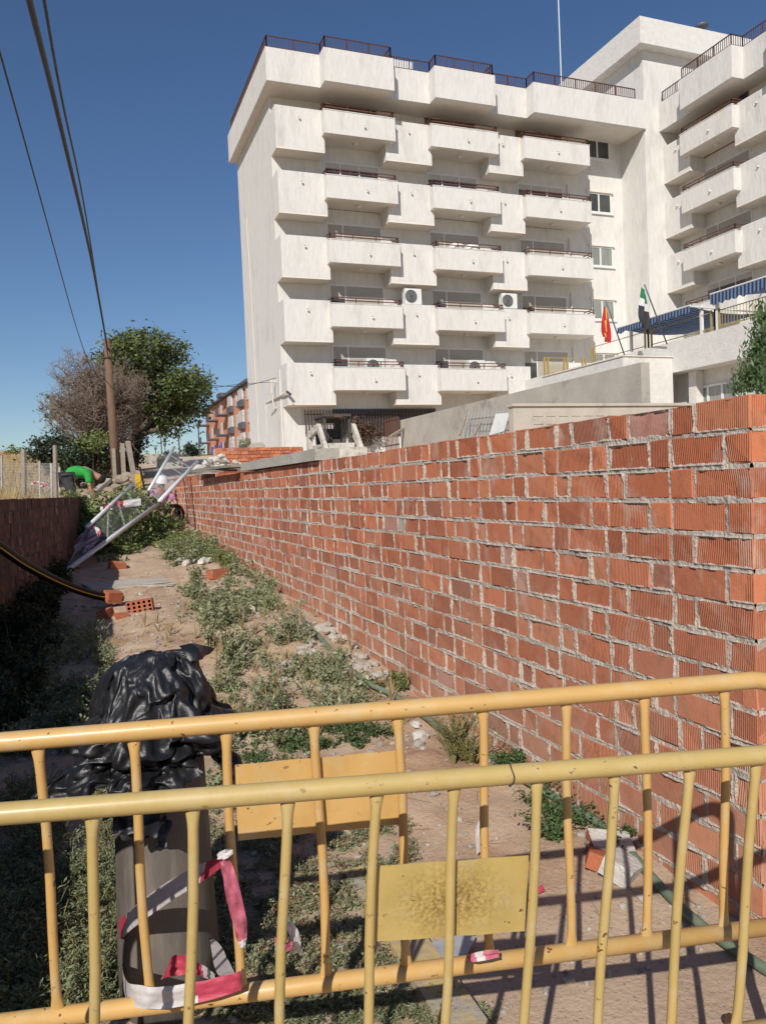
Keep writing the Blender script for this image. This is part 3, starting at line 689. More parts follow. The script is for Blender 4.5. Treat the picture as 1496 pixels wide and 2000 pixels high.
# balconies
BAL = [(11.74, 15.38), (17.3, 21.1), (22.65, 26.70)]
def mk_balcony(parent=None):
    """one balcony at X 0..1 wide units is built full size per call"""
def balcony(x0, x1, zt, ax='Y'):
    t = .13; h = 1.07; mb = MB()
    if ax == 'Y':
        B = lambda a, b, c, d, e, f, mi=0: mb.box(a, b, c, d, e, f, mi)
    else:                                            # wing: local x runs along -Y, local y along +X from 30.67
        def B(a, b, c, d, e, f, mi=0): mb.box(30.67+(b-YB), -d, c, 30.67+(e-YB), -a, f, mi)
    B(x0, YB, zt-h, x1, YB+t, zt); B(x0, YB+t+.003, zt-h, x0+t, YF+.2, zt-.002); B(x1-t, YB+t+.003, zt-h, x1, YF, zt-.002)
    B(x0+.003, YB+.003, zt-h-.012, x1-.003, YF+.2, zt-h-.001, 1); B(x0+t, YB+t+.003, zt-h, x1-t, YF, zt-h+.12, 1)
    B(x0-.02, YB-.02, zt+.001, x1+.02, YB+t+.02, zt+.035)
    o = mb.build('balcony', [M['stucco'], M['soffit']], apt)
    mb = MB(); z = zt+.035
    if ax == 'Y': Q = lambda x, y: (x, y)
    else: Q = lambda x, y: (30.67+(y-YB), -x)
    railing(mb, [Q(x0+.07, YS+.4), Q(x0+.07, YB+.07), Q(x1-.07, YB+.07), Q(x1-.07, YS+.4)], .30, z, .035, (1.0, .55), 0, big=1.3)
    mb.build('railing', M['rust_metal'], o)
    mb = MB(); c = Q((x0+x1)/2, YB+.75); mb.lathe([(.13, zt-h-.013), (.14, zt-h-.06), (.09, zt-h-.11), (.02, zt-h-.12)], 12, 0, (c[0], c[1], 0)); mb.build('ceiling_lamp', M['soffit'], o, True)
    mb = MB(); c = Q(x0+2.05, YB)
    lug(mb, c[0], c[1], zt-.62, ax if ax == 'Y' else 'X'); mb.build('drain_spout', M['soffit'], o, True)
    return o
# openings behind the balconies
def shutter_mat(base_c):
    m = mat('shutter_slats', base_c, tuple(x*.9 for x in base_c), rough=.6, scale=2)
    N = m.node_tree.nodes; L = m.node_tree.links; tc = N.new('ShaderNodeTexCoord'); w_ = N.new('ShaderNodeTexWave'); w_.bands_direction = 'Z'; w_.inputs['Scale'].default_value = .314/.075
    L.new(tc.outputs['Object'], w_.inputs[0]); b = N.new('ShaderNodeBump'); b.inputs['Distance'].default_value = .02; b.inputs['Strength'].default_value = .8
    L.new(w_.outputs['Fac'], b.inputs['Height']); L.new(b.outputs[0], N['Principled BSDF'].inputs['Normal']); return m
M['slat'] = shutter_mat((.44, .41, .365)); M['slat_brown'] = shutter_mat((.20, .135, .10))
def loggia_window(x0, x1, zt, style, ax='Y'):
    H = 2.25; z0 = zt-H; fw = .07
    if ax == 'Y':
        def B(mb, a, b, c, d, e, f, mi=0): mb.box(a, YF+b, c, d, YF+e, f, mi)
    else:
        def B(mb, a, b, c, d, e, f, mi=0): mb.box(WFX+b, -d, c, WFX+e, -a, f, mi)
    f = MB()
    B(f, x0-fw, -.03, zt, x1+fw, .0, zt+.09); B(f, x0-fw, -.03, z0, x0, .0, zt-.002); B(f, x1, -.03, z0, x1+fw, .0, zt-.002)
    xm = x0+(x1-x0)*.28; xm2 = x0+(x1-x0)*.64
    B(f, xm-.03, -.035, z0, xm+.03, .0, zt-.002)
    if style == 'open': B(f, xm2-.03, -.035, z0, xm2+.03, .0, zt-.002)
    fr = f.build('window', M['white_frame'] if style != 'brown' else M['dark_shutter'], apt)
    g = MB(); B(g, x0, -.012, z0, x1, -.004, zt); g.build('pane', M['glass'], fr)
    if style == 'brown':
        s = MB(); B(s, x0, -.03, z0, xm2+.6, -.014, zt); s.build('shutter', M['slat_brown'], fr)
    elif style == 'half':
        s = MB(); B(s, x0, -.032, zt-.62, xm-.032, -.014, zt); B(s, xm+.032, -.032, z0+.75, x1, -.014, zt); s.build('shutter', M['slat'], fr)
    elif style == 'closed':
        s = MB(); B(s, x0, -.032, z0, xm-.032, -.014, zt); B(s, xm+.032, -.032, z0, x1, -.014, zt); s.build('shutter', M['slat'], fr)
    else:
        s = MB(); B(s, x0, -.032, zt-.28, xm-.032, -.014, zt); B(s, xm+.032, -.032, zt-.28, x1, -.014, zt); s.build('shutter_box', M['shutter'], fr)
STY = ['half', 'half', 'closed', 'open', 'brown']
for ci, (x0, x1) in enumerate(BAL):
    for k in range(5):
        zt = 7.18+3.03*k
        if not (ci == 2 and k == 0): balcony(x0, x1, zt)
        loggia_window(x0+.42, x0+3.2, 8.42+3.0*k+(.0 if k < 4 else .1), STY[k])
for k in range(5):
    zt = 7.18+3.03*k
    if k > 0:
        balcony(-33.62, -30.05, zt, 'X')
        loggia_window(-33.4, -30.4, 8.42+3.0*k, ['half', 'open', 'closed', 'closed', 'brown'][k], 'X')
        balcony(-27.6, -24.1, zt, 'X')
    z = 5.54+3.0*k
    for a, b in [(33.4, 35.395), (27.55, 30.35), (21.5, 24.3)]:
        bx = MB(); bx.box(TX, a, z, TX+.14, b, z+1.9); bx.box(TX+.143, a, z, WFX, a+.14, z+1.897); bx.box(TX+.143, b-.14, z, WFX, b, z+1.897); bx.box(TX+.002, a+.002, z-.1, WFX, b-.002, z-.002, 1); bx.box(TX+.143, a+.14, z+.9, WFX, b-.14, z+1.05, 1)
        o = bx.build('loggia_parapet', [M['stucco'], M['soffit']], apt)
        d = MB(); lug(d, TX, (a+b)/2, z+1.38, 'X'); d.build('drain_spout', M['soffit'], o, True)
# plain windows in the bay beside the tower
for k, (sty) in enumerate(['curtain', 'curtain', 'curtain', 'glass', 'glass']):
    zt = 8.42+3.0*k; x0, x1 = 27.55, 29.1; z0 = zt-1.12
    f = MB(); d = -.012
    for (a, b, c, e) in [(x0, z0, x0+.08, zt), (x1-.08, z0, x1, zt), (x0+.08, zt-.08, x1-.08, zt), (x0+.08, z0, x1-.08, z0+.08), ((x0+x1)/2-.12, z0+.08, (x0+x1)/2-.03, zt-.08)]:
        f.box(a, YF-.05, b, c, YF+.0, e)
    f.box(x0-.12, YF-.10, z0-.08, x1+.12, YF-.001, z0-.003)
    fr = f.build('window', M['white_frame'], apt)
    g = MB(); g.box(x0+.05, YF-.025, z0+.05, x1-.05, YF-.006, zt-.05); g.build('pane', M['curtain_glass' if sty == 'curtain' else 'glass'], fr)
    g = MB(); g.box(x0-.1, YF-.13, zt+.003, x1+.1, YF-.001, zt+.10); g.build('lintel', M['soffit'], fr)
# ground floor grille
g = MB()
for i in range(46):
    x = 10.55+i*.155; g.box(x-.018, YF-.16, 3.98 if i < 34 else 3.9, x+.018, YF-.12, 5.30)
g.box(10.5, YF-.17, 5.06, 17.6, YF-.13, 5.10); g.box(10.5, YF-.17, 4.15, 17.6, YF-.13, 4.19)
fr = MB(); fr.box(12.0, YF-.03, 3.95, 17.6, YF-.004, 5.35); fro = fr.build('ground_floor_window', M['glass'], apt)
g.build('grille', M['brown_metal'], fro)
# cables and brackets on the side wall
cbm = MB()
cbm.tube([(SX-.03, 43.5, 16.5), (SX-.03, 43.2, 12), (SX-.03, 43.0, 4)], .02, 5)
e0 = on(540, 745, X=SX); cbm.tube([(SX-.25, e0.y, e0.z-.6), (SX-.25, e0.y, e0.z+.1)], .05, 6); cbm.tube([(SX, e0.y, e0.z), (SX-.25, e0.y, e0.z)], .03, 6)
cbm.tube([(SX-.28, e0.y, e0.z), (SX-.2, e0.y+.05, e0.z-1.1), (SX-.05, e0.y+.1, e0.z-1.3), (SX-.05, e0.y+1.2, e0.z-1.5)], .035, 5)
e1 = on(520, 787, X=SX); e2 = on(562, 765, Y=YS-.5); cbm.tube([e1, (SX-.12, 36.3, e2.z)], .05, 6); cbm.tube([e1, e1+Vector((0, .2, -1.6))], .02, 5)
cbm.tube([(SX-.02, 37.7, 3.0), (SX-.02, 37.7, 7.3)], .03, 6)
cbm.build('wall_cables', M['soffit'], apt)
cc = MB(); cc.beam((SX-.1, 36.25, e2.z+.05), (SX+.05, 36.1, e2.z-.12), .1, .1); cc.build('security_camera', M['dark_plastic'], apt)
# utility cable on the loggia walls
dp = MB()
for k in (0, 1, 2, 3): dp.tube([(26.2, YF-.05, 6.2+3*k), (26.2, YF-.05, 8.7+3*k)], .05, 6)
dp.build('downpipe', M['stucco2'], apt)
# ------------------------------------------------------------------ air conditioners
def air_con(x, y, z, label):
    r = thing('air_conditioner', (x, y, z), label, 'air conditioner', 'outdoor air conditioning units on the apartment block')
    b = MB(); b.box(x-.45, y, z, x+.45, y+.36, z+.78); bo = b.build('casing', M['plastic_white'], r)
    f = MB(); c = (x-.12, z+.39)
    for rad in (.32, .26, .2, .14, .08): f.tube([(c[0]+rad*math.cos(a), y-.012, c[1]+rad*math.sin(a)) for a in [2*math.pi*i/20 for i in range(21)]], .008, 4)
    f.build('fan_grille', M['wire'], r)
    f = MB(); n = 20; f.add([(c[0]+.33*math.cos(2*math.pi*i/n), y-.004, c[1]+.33*math.sin(2*math.pi*i/n)) for i in range(n)]+[(c[0]+.33*math.cos(2*math.pi*i/n), y+.004, c[1]+.33*math.sin(2*math.pi*i/n)) for i in range(n)], [tuple(range(n)), tuple(range(n, 2*n))]+[(i, (i+1) % n, n+(i+1) % n, n+i) for i in range(n)]); f.build('fan', M['dark_plastic'], r)
    return r
air_con(16.22, YF-.9, 10.48, 'white air conditioner hung under the solid parapet, left one of the two on the wall')
air_con(21.75, YF-.9, 10.5, 'white air conditioner hung under the solid parapet, right one of the two on the wall')
air_con(14.0, YB+.45, 6.95, 'white air conditioner behind the railing of the lowest left balcony')
air_con(19.6, YB+.45, 6.95, 'white air conditioner behind the railing of the lowest middle balcony')
# white drums on the middle balcony of the third row
for i, x in enumerate((18.75, 19.65)):
    d = MB(); d.lathe([(.36, 12.6), (.40, 13.2), (.42, 13.48), (.36, 13.62), (.1, 13.66)], 20, 0, (x, YB+.6, 0))
    tag(d.build('water_drum', M['plastic_white'], smooth=True), 'round white plastic drum behind the third-row balcony railing, %s of a pair' % ('left' if i == 0 else 'right'), 'drum', 'white plastic drums on the balcony')
# hanging dry plant on the grille
def leafquads(C, size, n_, spread, up=.3, aspect=.5, rng=RNG):
    """n_ small leaf faces round each centre C (K,3), rhombus shaped"""
    K = len(C); ctr = np.repeat(C, n_, 0)+rng.normal(0, 1, (K*n_, 3))*spread
    d = rng.normal(0, 1, (K*n_, 3)); d[:, 2] = d[:, 2]*.6-.1; d /= np.linalg.norm(d, axis=1)[:, None]
    nrm = rng.normal(0, 1, (K*n_, 3)); nrm[:, 2] += up*3; sd = np.cross(d, nrm); sd /= np.linalg.norm(sd, axis=1)[:, None]+1e-9
    s = size*rng.uniform(.6, 1.35, (K*n_, 1))
    up_ = np.cross(sd, d)
    return np.stack([ctr-d*s*.5, ctr+sd*s*.5*aspect+up_*s*.08, ctr+d*s*.5, ctr-sd*s*.5*aspect+up_*s*.08], 1)
c = on(712, 846, Y=YF-.4)
mb = MB(); C = np.array(c)+RNG.normal(0, 1, (260, 3))*np.array([.42, .18, .32])
mb.quads(leafquads(C, .13, 7, .06))
for i in range(60):
    e = Vector(c)+Vector((random.gauss(0, .5), random.gauss(0, .2), random.gauss(0, .36))); mb.tube([Vector(c)+Vector((0, .1, .1)), e], .008, 3)
tag(mb.build('dry_plant', M['dry_leaf']), 'clump of dry brown climbing plant hanging on the ground-floor window bars', 'plant')
# ================================================================== TERRACE ANNEX
an = thing('terrace_annex', (22.4, 25.3, 3), 'low white annex with a flat roof terrace in front of the block', 'building')
m_ = MB(); m_.box(23.3, 12, 1.5, 31.0, 37.4, 5.5); m_.build('wall', M['stucco2'], an)
m_ = MB(); m_.box(22.4, 12, 5.47, 22.62, 37.4, 6.70); m_.box(22.623, 12, 5.47, 31.0, 37.4, 5.9, 0); m_.build('terrace_parapet', M['stucco2'], an)
m_ = MB(); m_.box(20.0, 25.3, 1.5, 22.39, 31.0, 6.07); m_.build('side_block', M['stucco2'], an)
m_ = MB(); m_.box(19.96, 25.25, 6.073, 22.39, 31.0, 6.11); m_.build('coping', M['soffit'], an)
m_ = MB(); m_.box(22.9, 24.6, 1.5, 23.28, 25.0, 5.46); m_.build('column', M['stucco2'], an)
# window of the annex
wy0, wy1 = on(1440, 760, X=23.28).y, on(1357, 760, X=23.28).y
wz0, wz1 = 4.2, 4.75
f = MB(); n = 3
wz0 = on(1400, 790, X=23.28).z-.4; wz1 = on(1400, 750, X=23.28).z
for i in range(n+1):
    y = wy0+(wy1-wy0)*i/n; f.box(23.22, y-.05, wz0, 23.297, y+.05, wz1)
f.box(23.225, wy0, wz1-.06, 23.297, wy1, wz1+.02)
fo = f.build('window', M['white_frame'], an)
f = MB(); f.box(23.26, wy0, wz0, 23.294, wy1, wz1); f.build('pane', M['curtain_glass'], fo)
# terrace railing
tr_ = MB()
for y0, y1 in [(30.5, 27.0), (26.6, 23.3), (22.9, 19.5), (19.2, 14)]:
    a, b = Vector((22.5, y0, 6.7)), Vector((22.5, y1, 6.7))
    for p in (a, b):
        tr_.box(p.x-.025, p.y-.035, 6.7, p.x+.025, p.y+.035, 7.5); q = p+(a-b).normalized()*(.2 if p == a else -.2); tr_.box(q.x-.025, q.y-.035, 6.7, q.x+.025, q.y+.035, 7.5)
    for h in (.72, .12): tr_.beam(a+Vector((0, 0, h)), b+Vector((0, 0, h)), .03, .03)
    if y0 < 24:
        for i in range(1, 24): p = a.lerp(b, i/24); tr_.box(p.x-.008, p.y-.008, 6.8, p.x+.008, p.y+.008, 7.42)
for x0, x1 in [(20.1, 22.3)]:
    for x in (20.1, 20.28, 21.15, 21.33, 22.15, 22.32): tr_.box(x-.03, 30.9, 6.11, x+.04, 30.98, 6.98)
    tr_.beam((20.1, 30.94, 6.95), (22.3, 30.94, 6.95), .03, .03); tr_.beam((20.1, 30.94, 6.25), (22.3, 30.94, 6.25), .03, .03)
    for i in range(9): tr_.box(20.35+i*.09-.008, 30.93, 6.25, 20.35+i*.09+.008, 30.95, 6.6)
tr_.build('terrace_railing', M['yellow_rail'], an)
# awnings over the terrace
def awning(y0, y1, xi, zi, xo, zo, label, val=.22, sag=.06):
    r = thing('awning', (xo, (y0+y1)/2, zo), label, 'awning', 'striped awnings over the terrace')
    mb = MB(); n = 36; k = 6
    vs = []
    for i in range(n+1):
        y = y0+(y1-y0)*i/n
        for j in range(k+1):
            s = j/k; vs.append((xi+(xo-xi)*s, y, zi+(zo-zi)*s-sag*math.sin(math.pi*s)+.05*s*abs(math.sin(i*.55))))
    mb.add(vs, [(i*(k+1)+j, (i+1)*(k+1)+j, (i+1)*(k+1)+j+1, i*(k+1)+j+1) for i in range(n) for j in range(k)])
    mb.build('canopy', M['awning'], r)
    mb = MB(); vs = []
    for i in range(n+1):
        y = y0+(y1-y0)*i/n; z = zo+.05*abs(math.sin(i*.55)); vs += [(xo-.012, y, z+.02), (xo-.03, y, z-val*(.8+.25*abs(math.sin(i*.8))))]
    mb.add(vs, [(2*i, 2*i+2, 2*i+3, 2*i+1) for i in range(n)]); mb.build('valance', M['awning'], r)
    mb = MB(); mb.tube([(xo, y0, zo+.04), (xo, y1, zo+.04)], .035, 8)
    for y in (y0, y1): mb.tube([(xi, y, zi), (xo, y, zo)], .03, 6)
    mb.build('frame', M['plastic_white'], r)
    for y in (y0+.1, y1-.1): mb = MB(); mb.box(22.47, y-.05, 6.7, 22.57, y+.05, zo+.1); mb.build('post', M['plastic_white'], r)
awning(20.0, 23.1, 25.2, 8.25, 22.3, 8.0, 'nearer blue and white striped awning with scalloped valance, high over the terrace', .42)
awning(23.7, 28.0, 25.6, 7.62, 21.9, 7.72, 'farther blue and white striped awning, sagging and dark beneath', .26, .16)
# furniture-like blue bundle and dark opening below the awning
# flags
def flag(bx, by, bz, tipx, tipy, tipz, bands, label, vertical, L0, L1, W):
    base_ = Vector((bx, by, bz)); tip = Vector((tipx, tipy, tipz))
    r = thing('flag', base_, label, 'flag', 'flags on slanted poles at the terrace edge')
    p = MB(); p.tube([base_, tip], .028, 8); p.build('pole', M['lamp_metal'], r, True)
    cl = MB(); n = 9; k = 14; vs = []
    for i in range(n*1+1):
        s = i/n
        top = tip.lerp(base_, L0)
        for j in range(k+1):
            h = j/k
            q = top+(base_-tip)*(L1*0.15*s)+Vector((-.1+.0*s, 0, -L1*(tip-base_).length*h))
            wdt = W*(.25+.75*h**.7)*(1-.35*max(0, h-.8)/.2)
            x = (s-.5)*wdt
            vs.append((q.x+x-.05*h, q.y+.10*math.sin(s*9+h*3)*(.4+h), q.z-.12*s))
    fs = []; ms = []
    for i in range(n):
        for j in range(k):
            fs.append((i*(k+1)+j, (i+1)*(k+1)+j, (i+1)*(k+1)+j+1, i*(k+1)+j+1))
    cl.add(vs, fs)
    mats_ = [M[b] for b in bands]
    cl.m = []
    for i in range(n):
        for j in range(k):
            if vertical: cl.m.append(min(len(bands)-1, int(j/k*len(bands))))
            else: cl.m.append(min(len(bands)-1, int(max(0, (i+.5)/n+ .25*(j/k-.5))*len(bands))))
    cl.build('cloth', mats_, r, True)
p0 = on(1224, 692, X=21.6); p1 = on(1183, 588, X=21.2)
p1 = on(1183, 588, Y=p0.y-.5)
flag(p0.x, p0.y, 6.1, p1.x, p1.y, p1.z, ['flag_red', 'flag_yellow', 'flag_yellow', 'flag_red'], 'red and yellow striped flag drooping from a slanted pole', False, .06, .46, .32)
q0 = on(1302, 672, X=22.3); q1 = on(1258, 556, X=22.0)
q1 = on(1258, 556, Y=q0.y-.5)
flag(q0.x, q0.y, q0.z, q1.x, q1.y, q1.z, ['flag_green', 'flag_white', 'flag_black', 'flag_black'], 'green, white and black flag drooping from a slanted pole', True, .02, .54, .36)
# ================================================================== RETAINING WALLS AND YARD
m_ = MB()
m_.box(14.0, 17.0, 1.2, 14.28, 33.6, 4.42)
tag(m_.build('concrete_wall', M['concrete']), 'tall grey stained concrete retaining wall behind the brick wall', 'wall')
m_ = MB(); m_.box(9.8, 16.5, 1.2, 17.0, 16.72, 3.22); m_.box(9.76, 16.45, 3.223, 17.0, 16.78, 3.29)
for r in range(3):
    for i in range(16): m_.box(10.35+i*.36, 16.485, 2.6+r*.19, 10.62+i*.36, 16.499, 2.74+r*.19)
tag(m_.build('block_wall', M['beige']), 'low beige coated block wall in front of the grey concrete wall', 'wall')
# gate beside the concrete wall
gt = MB(); 
for i in range(11): gt.box(13.9-.0, 33.7+i*.16, 3.0, 13.93, 33.73+i*.16, 4.6)
gt.box(13.88, 33.65, 4.5, 13.95, 35.4, 4.56); gt.box(13.88, 33.65, 3.3, 13.95, 35.4, 3.36)
tag(gt.build('bar_gate', M['rust_metal']), 'rusty red bar gate at the end of the grey concrete wall', 'gate')
bm_ = MB(); a = on(763, 853, Y=32.5); b = on(788, 838, Y=33.2); bm_.beam(a, b, .14, .12)
tag(bm_.build('wooden_beam', M['grey_wood']), 'grey beam sticking up in front of the rusty gate', 'beam')
# mesh panel and white sheet leaning on the concrete wall
mp_ = MB()
A = on(905, 858, X=13.2); B = on(985, 850, X=12.9); A2 = on(915, 805, X=13.8); B2 = on(1000, 797, X=13.85)
for i in range(13):
    mp_.tube([A.lerp(B, i/12), A2.lerp(B2, i/12)], .012, 4)
for i in range(9): mp_.tube([A.lerp(A2, i/8), B.lerp(B2, i/8)], .012, 4)
mp_.tube([A+Vector((0, .05, -.3)), A2], .03, 6)
tag(mp_.build('mesh_panel', M['wire']), 'grey wire mesh panel leaning against the concrete wall', 'mesh')
sh_ = MB()
c_ = [on(955, 850, X=12.7), on(984, 842, X=12.6), on(995, 806, X=13.3), on(968, 808, X=13.4)]
sh_.add([*c_, *[p+Vector((.03, .03, 0)) for p in c_]], [(0, 1, 2, 3), (7, 6, 5, 4), (0, 4, 5, 1), (1, 5, 6, 2), (2, 6, 7, 3), (3, 7, 4, 0)])
tag(sh_.build('white_sheet', M['plastic_white']), 'white rectangular sheet leaning beside the wire mesh', 'sheet')
for i, (u0, v0, u1, v1) in enumerate([(897, 850, 912, 804), (925, 852, 938, 826)]):
    st_ = MB(); st_.beam(on(u0, v0, X=12.5), on(u1, v1, X=13.3), .07, .05)
    tag(st_.build('plank', M['grey_wood']), ['long grey plank leaning at the left of the wire mesh', 'short grey stick leaning in front of the wire mesh'][i], 'plank')
# ================================================================== SMALL THINGS ON THE GROUND
def blob(mb, c, r, seed, n=2, sq=(1, 1, 1), rough=.35, mi=0):
    bm = bmesh.new(); bmesh.ops.create_icosphere(bm, subdivisions=n, radius=1)
    for v in bm.verts:
        d = 1+rough*noise.noise(v.co*1.6+Vector((seed*3.1, seed*1.7, 0)))+rough*.5*noise.noise(v.co*4+Vector((seed, 0, seed)))
        # flat broken faces
        q = v.co.copy(); m_ = max(abs(q.x), abs(q.y), abs(q.z)); q = q.lerp(q/m_*.8, .55)
        v.co = Vector((q.x*d*sq[0]*r, q.y*d*sq[1]*r, q.z*d*sq[2]*r))
    R_ = Matrix.Rotation(seed*1.3, 3, 'Z') @ Matrix.Rotation(math.sin(seed)*.5, 3, 'X')
    bm.verts.index_update()
    mb.add([Vector(c)+R_ @ v.co for v in bm.verts], [tuple(v.index for v in f.verts) for f in bm.faces], mi); bm.free()
# gravel
mb = MB()
for i in range(2600):
    X = random.uniform(-1.2, 1.92); Y = 1.9+8*random.random()**1.5
    if X < lw(Y)+.15: continue
    r = random.choice([.004, .005, .006, .008, .01, .014]) * random.uniform(.7, 1.4)
    blob(mb, (X, Y, gz(X, Y)+r*.3), r, i*.37, 1, (1, random.uniform(.6, 1), .6))
for i in range(420):
    X = random.uniform(-.6, 1.92); Y = 3.2+7*random.random()
    if X < lw(Y)+.2: continue
    r = random.uniform(.014, .034)*(1.3 if X > 1.2 else .8); blob(mb, (X, Y, gz(X, Y)+r*.25), r, i*.73, 1, (1, random.uniform(.6, .9), .55), .45)
tag(mb.build('gravel', M['stone']), kind='stuff')
# rubble chunks beside the wall
def chunk(u, v, s, m_='stone', lab='broken grey concrete chunk in the rubble heap at the foot of the brick wall', grp='rubble chunks along the brick wall', i=0):
    p = gnd(u, v); r = s; mb = MB(); blob(mb, (p.x, p.y, p.z+r*.35), r, i*1.7+u*.01, 2, (1, random.uniform(.6, .9), random.uniform(.45, .7)), .4)
    tag(mb.build('rubble_chunk', M[m_]), lab, 'rubble', grp)
k = 0
for (u0, v0, su, sv, n, s) in [(655, 1238, 35, 12, 18, .06), (610, 1280, 30, 24, 16, .05), (700, 1300, 30, 28, 24, .045), (730, 1325, 20, 12, 8, .04), (650, 1310, 40, 30, 12, .04), (520, 1190, 30, 12, 8, .06), (560, 1320, 30, 20, 8, .04)]:
    for j in range(n):
        chunk(u0+random.gauss(0, su*.6), v0+random.gauss(0, sv*.6), s*random.uniform(.5, 1.25), i=k); k += 1
for j, (u, v) in enumerate([(380, 1100), (365, 1104), (398, 1102), (388, 1096), (352, 1100), (410, 1098), (372, 1095)]):
    chunk(u, v, .09*random.uniform(.6, 1.1), 'plaster', 'lump of white plaster in the small white pile on the weedy ground', 'white plaster lumps in the weeds', 50+j)
for j, (u, v, s, l) in enumerate([(820, 1445, .05, 'pale stone by the olive shrub, nearest the barrier rail'), (812, 1420, .035, 'small white stone beside the pale stone near the barrier rail'), (495, 1108, .07, 'white stone against the foot of the wall above the earth heap'), (1165, 1660, .06, 'grey mortar lump next to the broken plastered brick')]):
    p = gnd(u, v); mb = MB(); blob(mb, (p.x, p.y, p.z+s*.4), s, 80+j, 2, (1, .8, .6)); tag(mb.build('stone', M['plaster'] if j != 3 else M['stone']), l, 'stone')
# broken plastered bricks by the hose
def loose_box(name, u, v, L, W, H, rz, tilt, m_, label, cat, top=None, dz=0, grp=None):
    p = gnd(u, v); mb = MB()
    Mx = Matrix.Translation((p.x, p.y, p.z+H*.45+dz)) @ Matrix.Rotation(rz, 4, 'Z') @ Matrix.Rotation(tilt, 4, 'X') @ Matrix.Rotation(tilt*.6, 4, 'Y')
    bm = bmesh.new(); bmesh.ops.create_cube(bm, size=1); bmesh.ops.subdivide_edges(bm, edges=bm.edges, cuts=5, use_grid_fill=True)
    for q in bm.verts:
        n_ = noise.noise(Vector((q.co.x*4, q.co.y*4, q.co.z*4+u)))*.05
        q.co = Vector(((q.co.x*(1+n_))*L, q.co.y*(1+n_)*W, q.co.z*(1+n_)*H))
    bm.verts.index_update(); mb.add([Mx @ q.co for q in bm.verts], [tuple(q.index for q in f.verts) for f in bm.faces])
    if top:
        mb.m = [1 if bm_f.normal.z > .5 else 0 for bm_f in bm.faces]
    bm.normal_update()
    if top: mb.m = [1 if f.normal.z > .5 or f.normal.y < -.5 else 0 for f in bm.faces]
    bm.free()
    return tag(mb.build(name, [M[m_], M[top]] if top else M[m_]), label, cat, grp)
loose_box('brick_fragment', 1215, 1712, .15, .11, .07, .5, .35, 'plaster', 'large chunk of white plaster rubble beside the green hose', 'rubble')
loose_box('brick_fragment', 1190, 1668, .16, .10, .07, -.4, .25, 'clay', 'broken brick with white plaster lying behind the large white plaster chunk', 'brick', 'plaster')
loose_box('brick_fragment', 1165, 1690, .12, .07, .06, .9, .3, 'clay', 'small broken red brick piece left of the white plaster chunk', 'brick')
loose_box('half_brick', 222, 1185, .15, .11, .105, .45, .22, 'clay', 'plain half brick tilted at the end of the black pipe', 'brick', dz=.05)
loose_box('half_brick', 207, 1206, .13, .11, .08, 1.1, -.2, 'clay', 'small brick piece just below the half brick at the pipe end', 'brick')
loose_box('half_brick', 238, 1204, .12, .10, .06, .2, .1, 'clay', 'brick piece partly under the perforated brick', 'brick', dz=-.03)
loose_box('half_brick', 230, 1112, .2, .12, .10, .2, .2, 'clay', 'red brick in the shade under the leaning mesh panel', 'brick')
loose_box('half_brick', 318, 1042, .50, .12, .06, .35, .15, 'clay', 'long flat brick piece lying by the black ring at the wall', 'brick')
loose_box('concrete_slab', 250, 1140, .9, .55, .05, .2, .02, 'concrete2', 'flat dusty slab lying behind the perforated brick', 'slab', dz=-.03)
def holed_brick(u, v, rz, label, holes_up=False, tilt=0.0):
    p = gnd(u, v); Lx, H, W = .24, .115, .105; nx, nz = 5, 3; mb = MB()
    cx, cz = Lx/nx, H/nz; n = 10; r = .0145
    for i in range(nx):
        for j in range(nz):
            c0 = (-Lx/2+cx*(i+.5), cz*(j+.5)); off = 0
            hole = [(c0[0]+r*math.cos(2*math.pi*a/n), c0[1]+r*math.sin(2*math.pi*a/n)) for a in range(n)]
            def sq(a):
                x, z = math.cos(2*math.pi*a/n), math.sin(2*math.pi*a/n); m_ = max(abs(x), abs(z)); return (c0[0]+x/m_*cx/2, c0[1]+z/m_*cz/2)
            o = [sq(a) for a in range(n)]
            vs = [(x, 0, z) for x, z in o]+[(x, 0, z) for x, z in hole]+[(x, .085, z) for x, z in hole]
            mb.add(vs, [(a, (a+1) % n, n+(a+1) % n, n+a) for a in range(n)], 0)
            mb.add(vs, [(n+a, n+(a+1) % n, 2*n+(a+1) % n, 2*n+a) for a in range(n)]+[tuple(range(2*n, 3*n))], 1)
            # square corners
            for sx in (-1, 1):
                for sz in (-1, 1):
                    cr = (c0[0]+sx*cx/2, c0[1]+sz*cz/2); near = sorted(o, key=lambda q: (q[0]-cr[0])**2+(q[1]-cr[1])**2)[:2]
                    mb.add([(cr[0], 0, cr[1]), (near[0][0], 0, near[0][1]), (near[1][0], 0, near[1][1])], [(0, 1, 2)], 0)
    mb.add([(-Lx/2, 0, 0), (Lx/2, 0, 0), (Lx/2, W, 0), (-Lx/2, W, 0), (-Lx/2, 0, H), (Lx/2, 0, H), (Lx/2, W, H), (-Lx/2, W, H)], [(4, 5, 6, 7), (1, 2, 6, 5), (2, 3, 7, 6), (3, 0, 4, 7), (0, 1, 2, 3)], 0)
    Mx = Matrix.Translation((p.x, p.y, p.z-.005)) @ Matrix.Rotation(rz, 4, 'Z') @ Matrix.Rotation(tilt, 4, 'Y')
    if holes_up: Mx = Mx @ Matrix.Translation((0, 0, .1)) @ Matrix.Rotation(-math.pi/2, 4, 'X')
    mb.v = [tuple(Mx @ Vector(q)) for q in mb.v]
    tag(mb.build('perforated_brick', [M['clay'], M['clay_shaded']]), label, 'brick')
holed_brick(275, 1196, -.22, 'perforated brick lying with its round holes towards the viewer', tilt=-.12)
holed_brick(432, 1128, .5, 'perforated brick in the weeds with its round holes facing up', True)
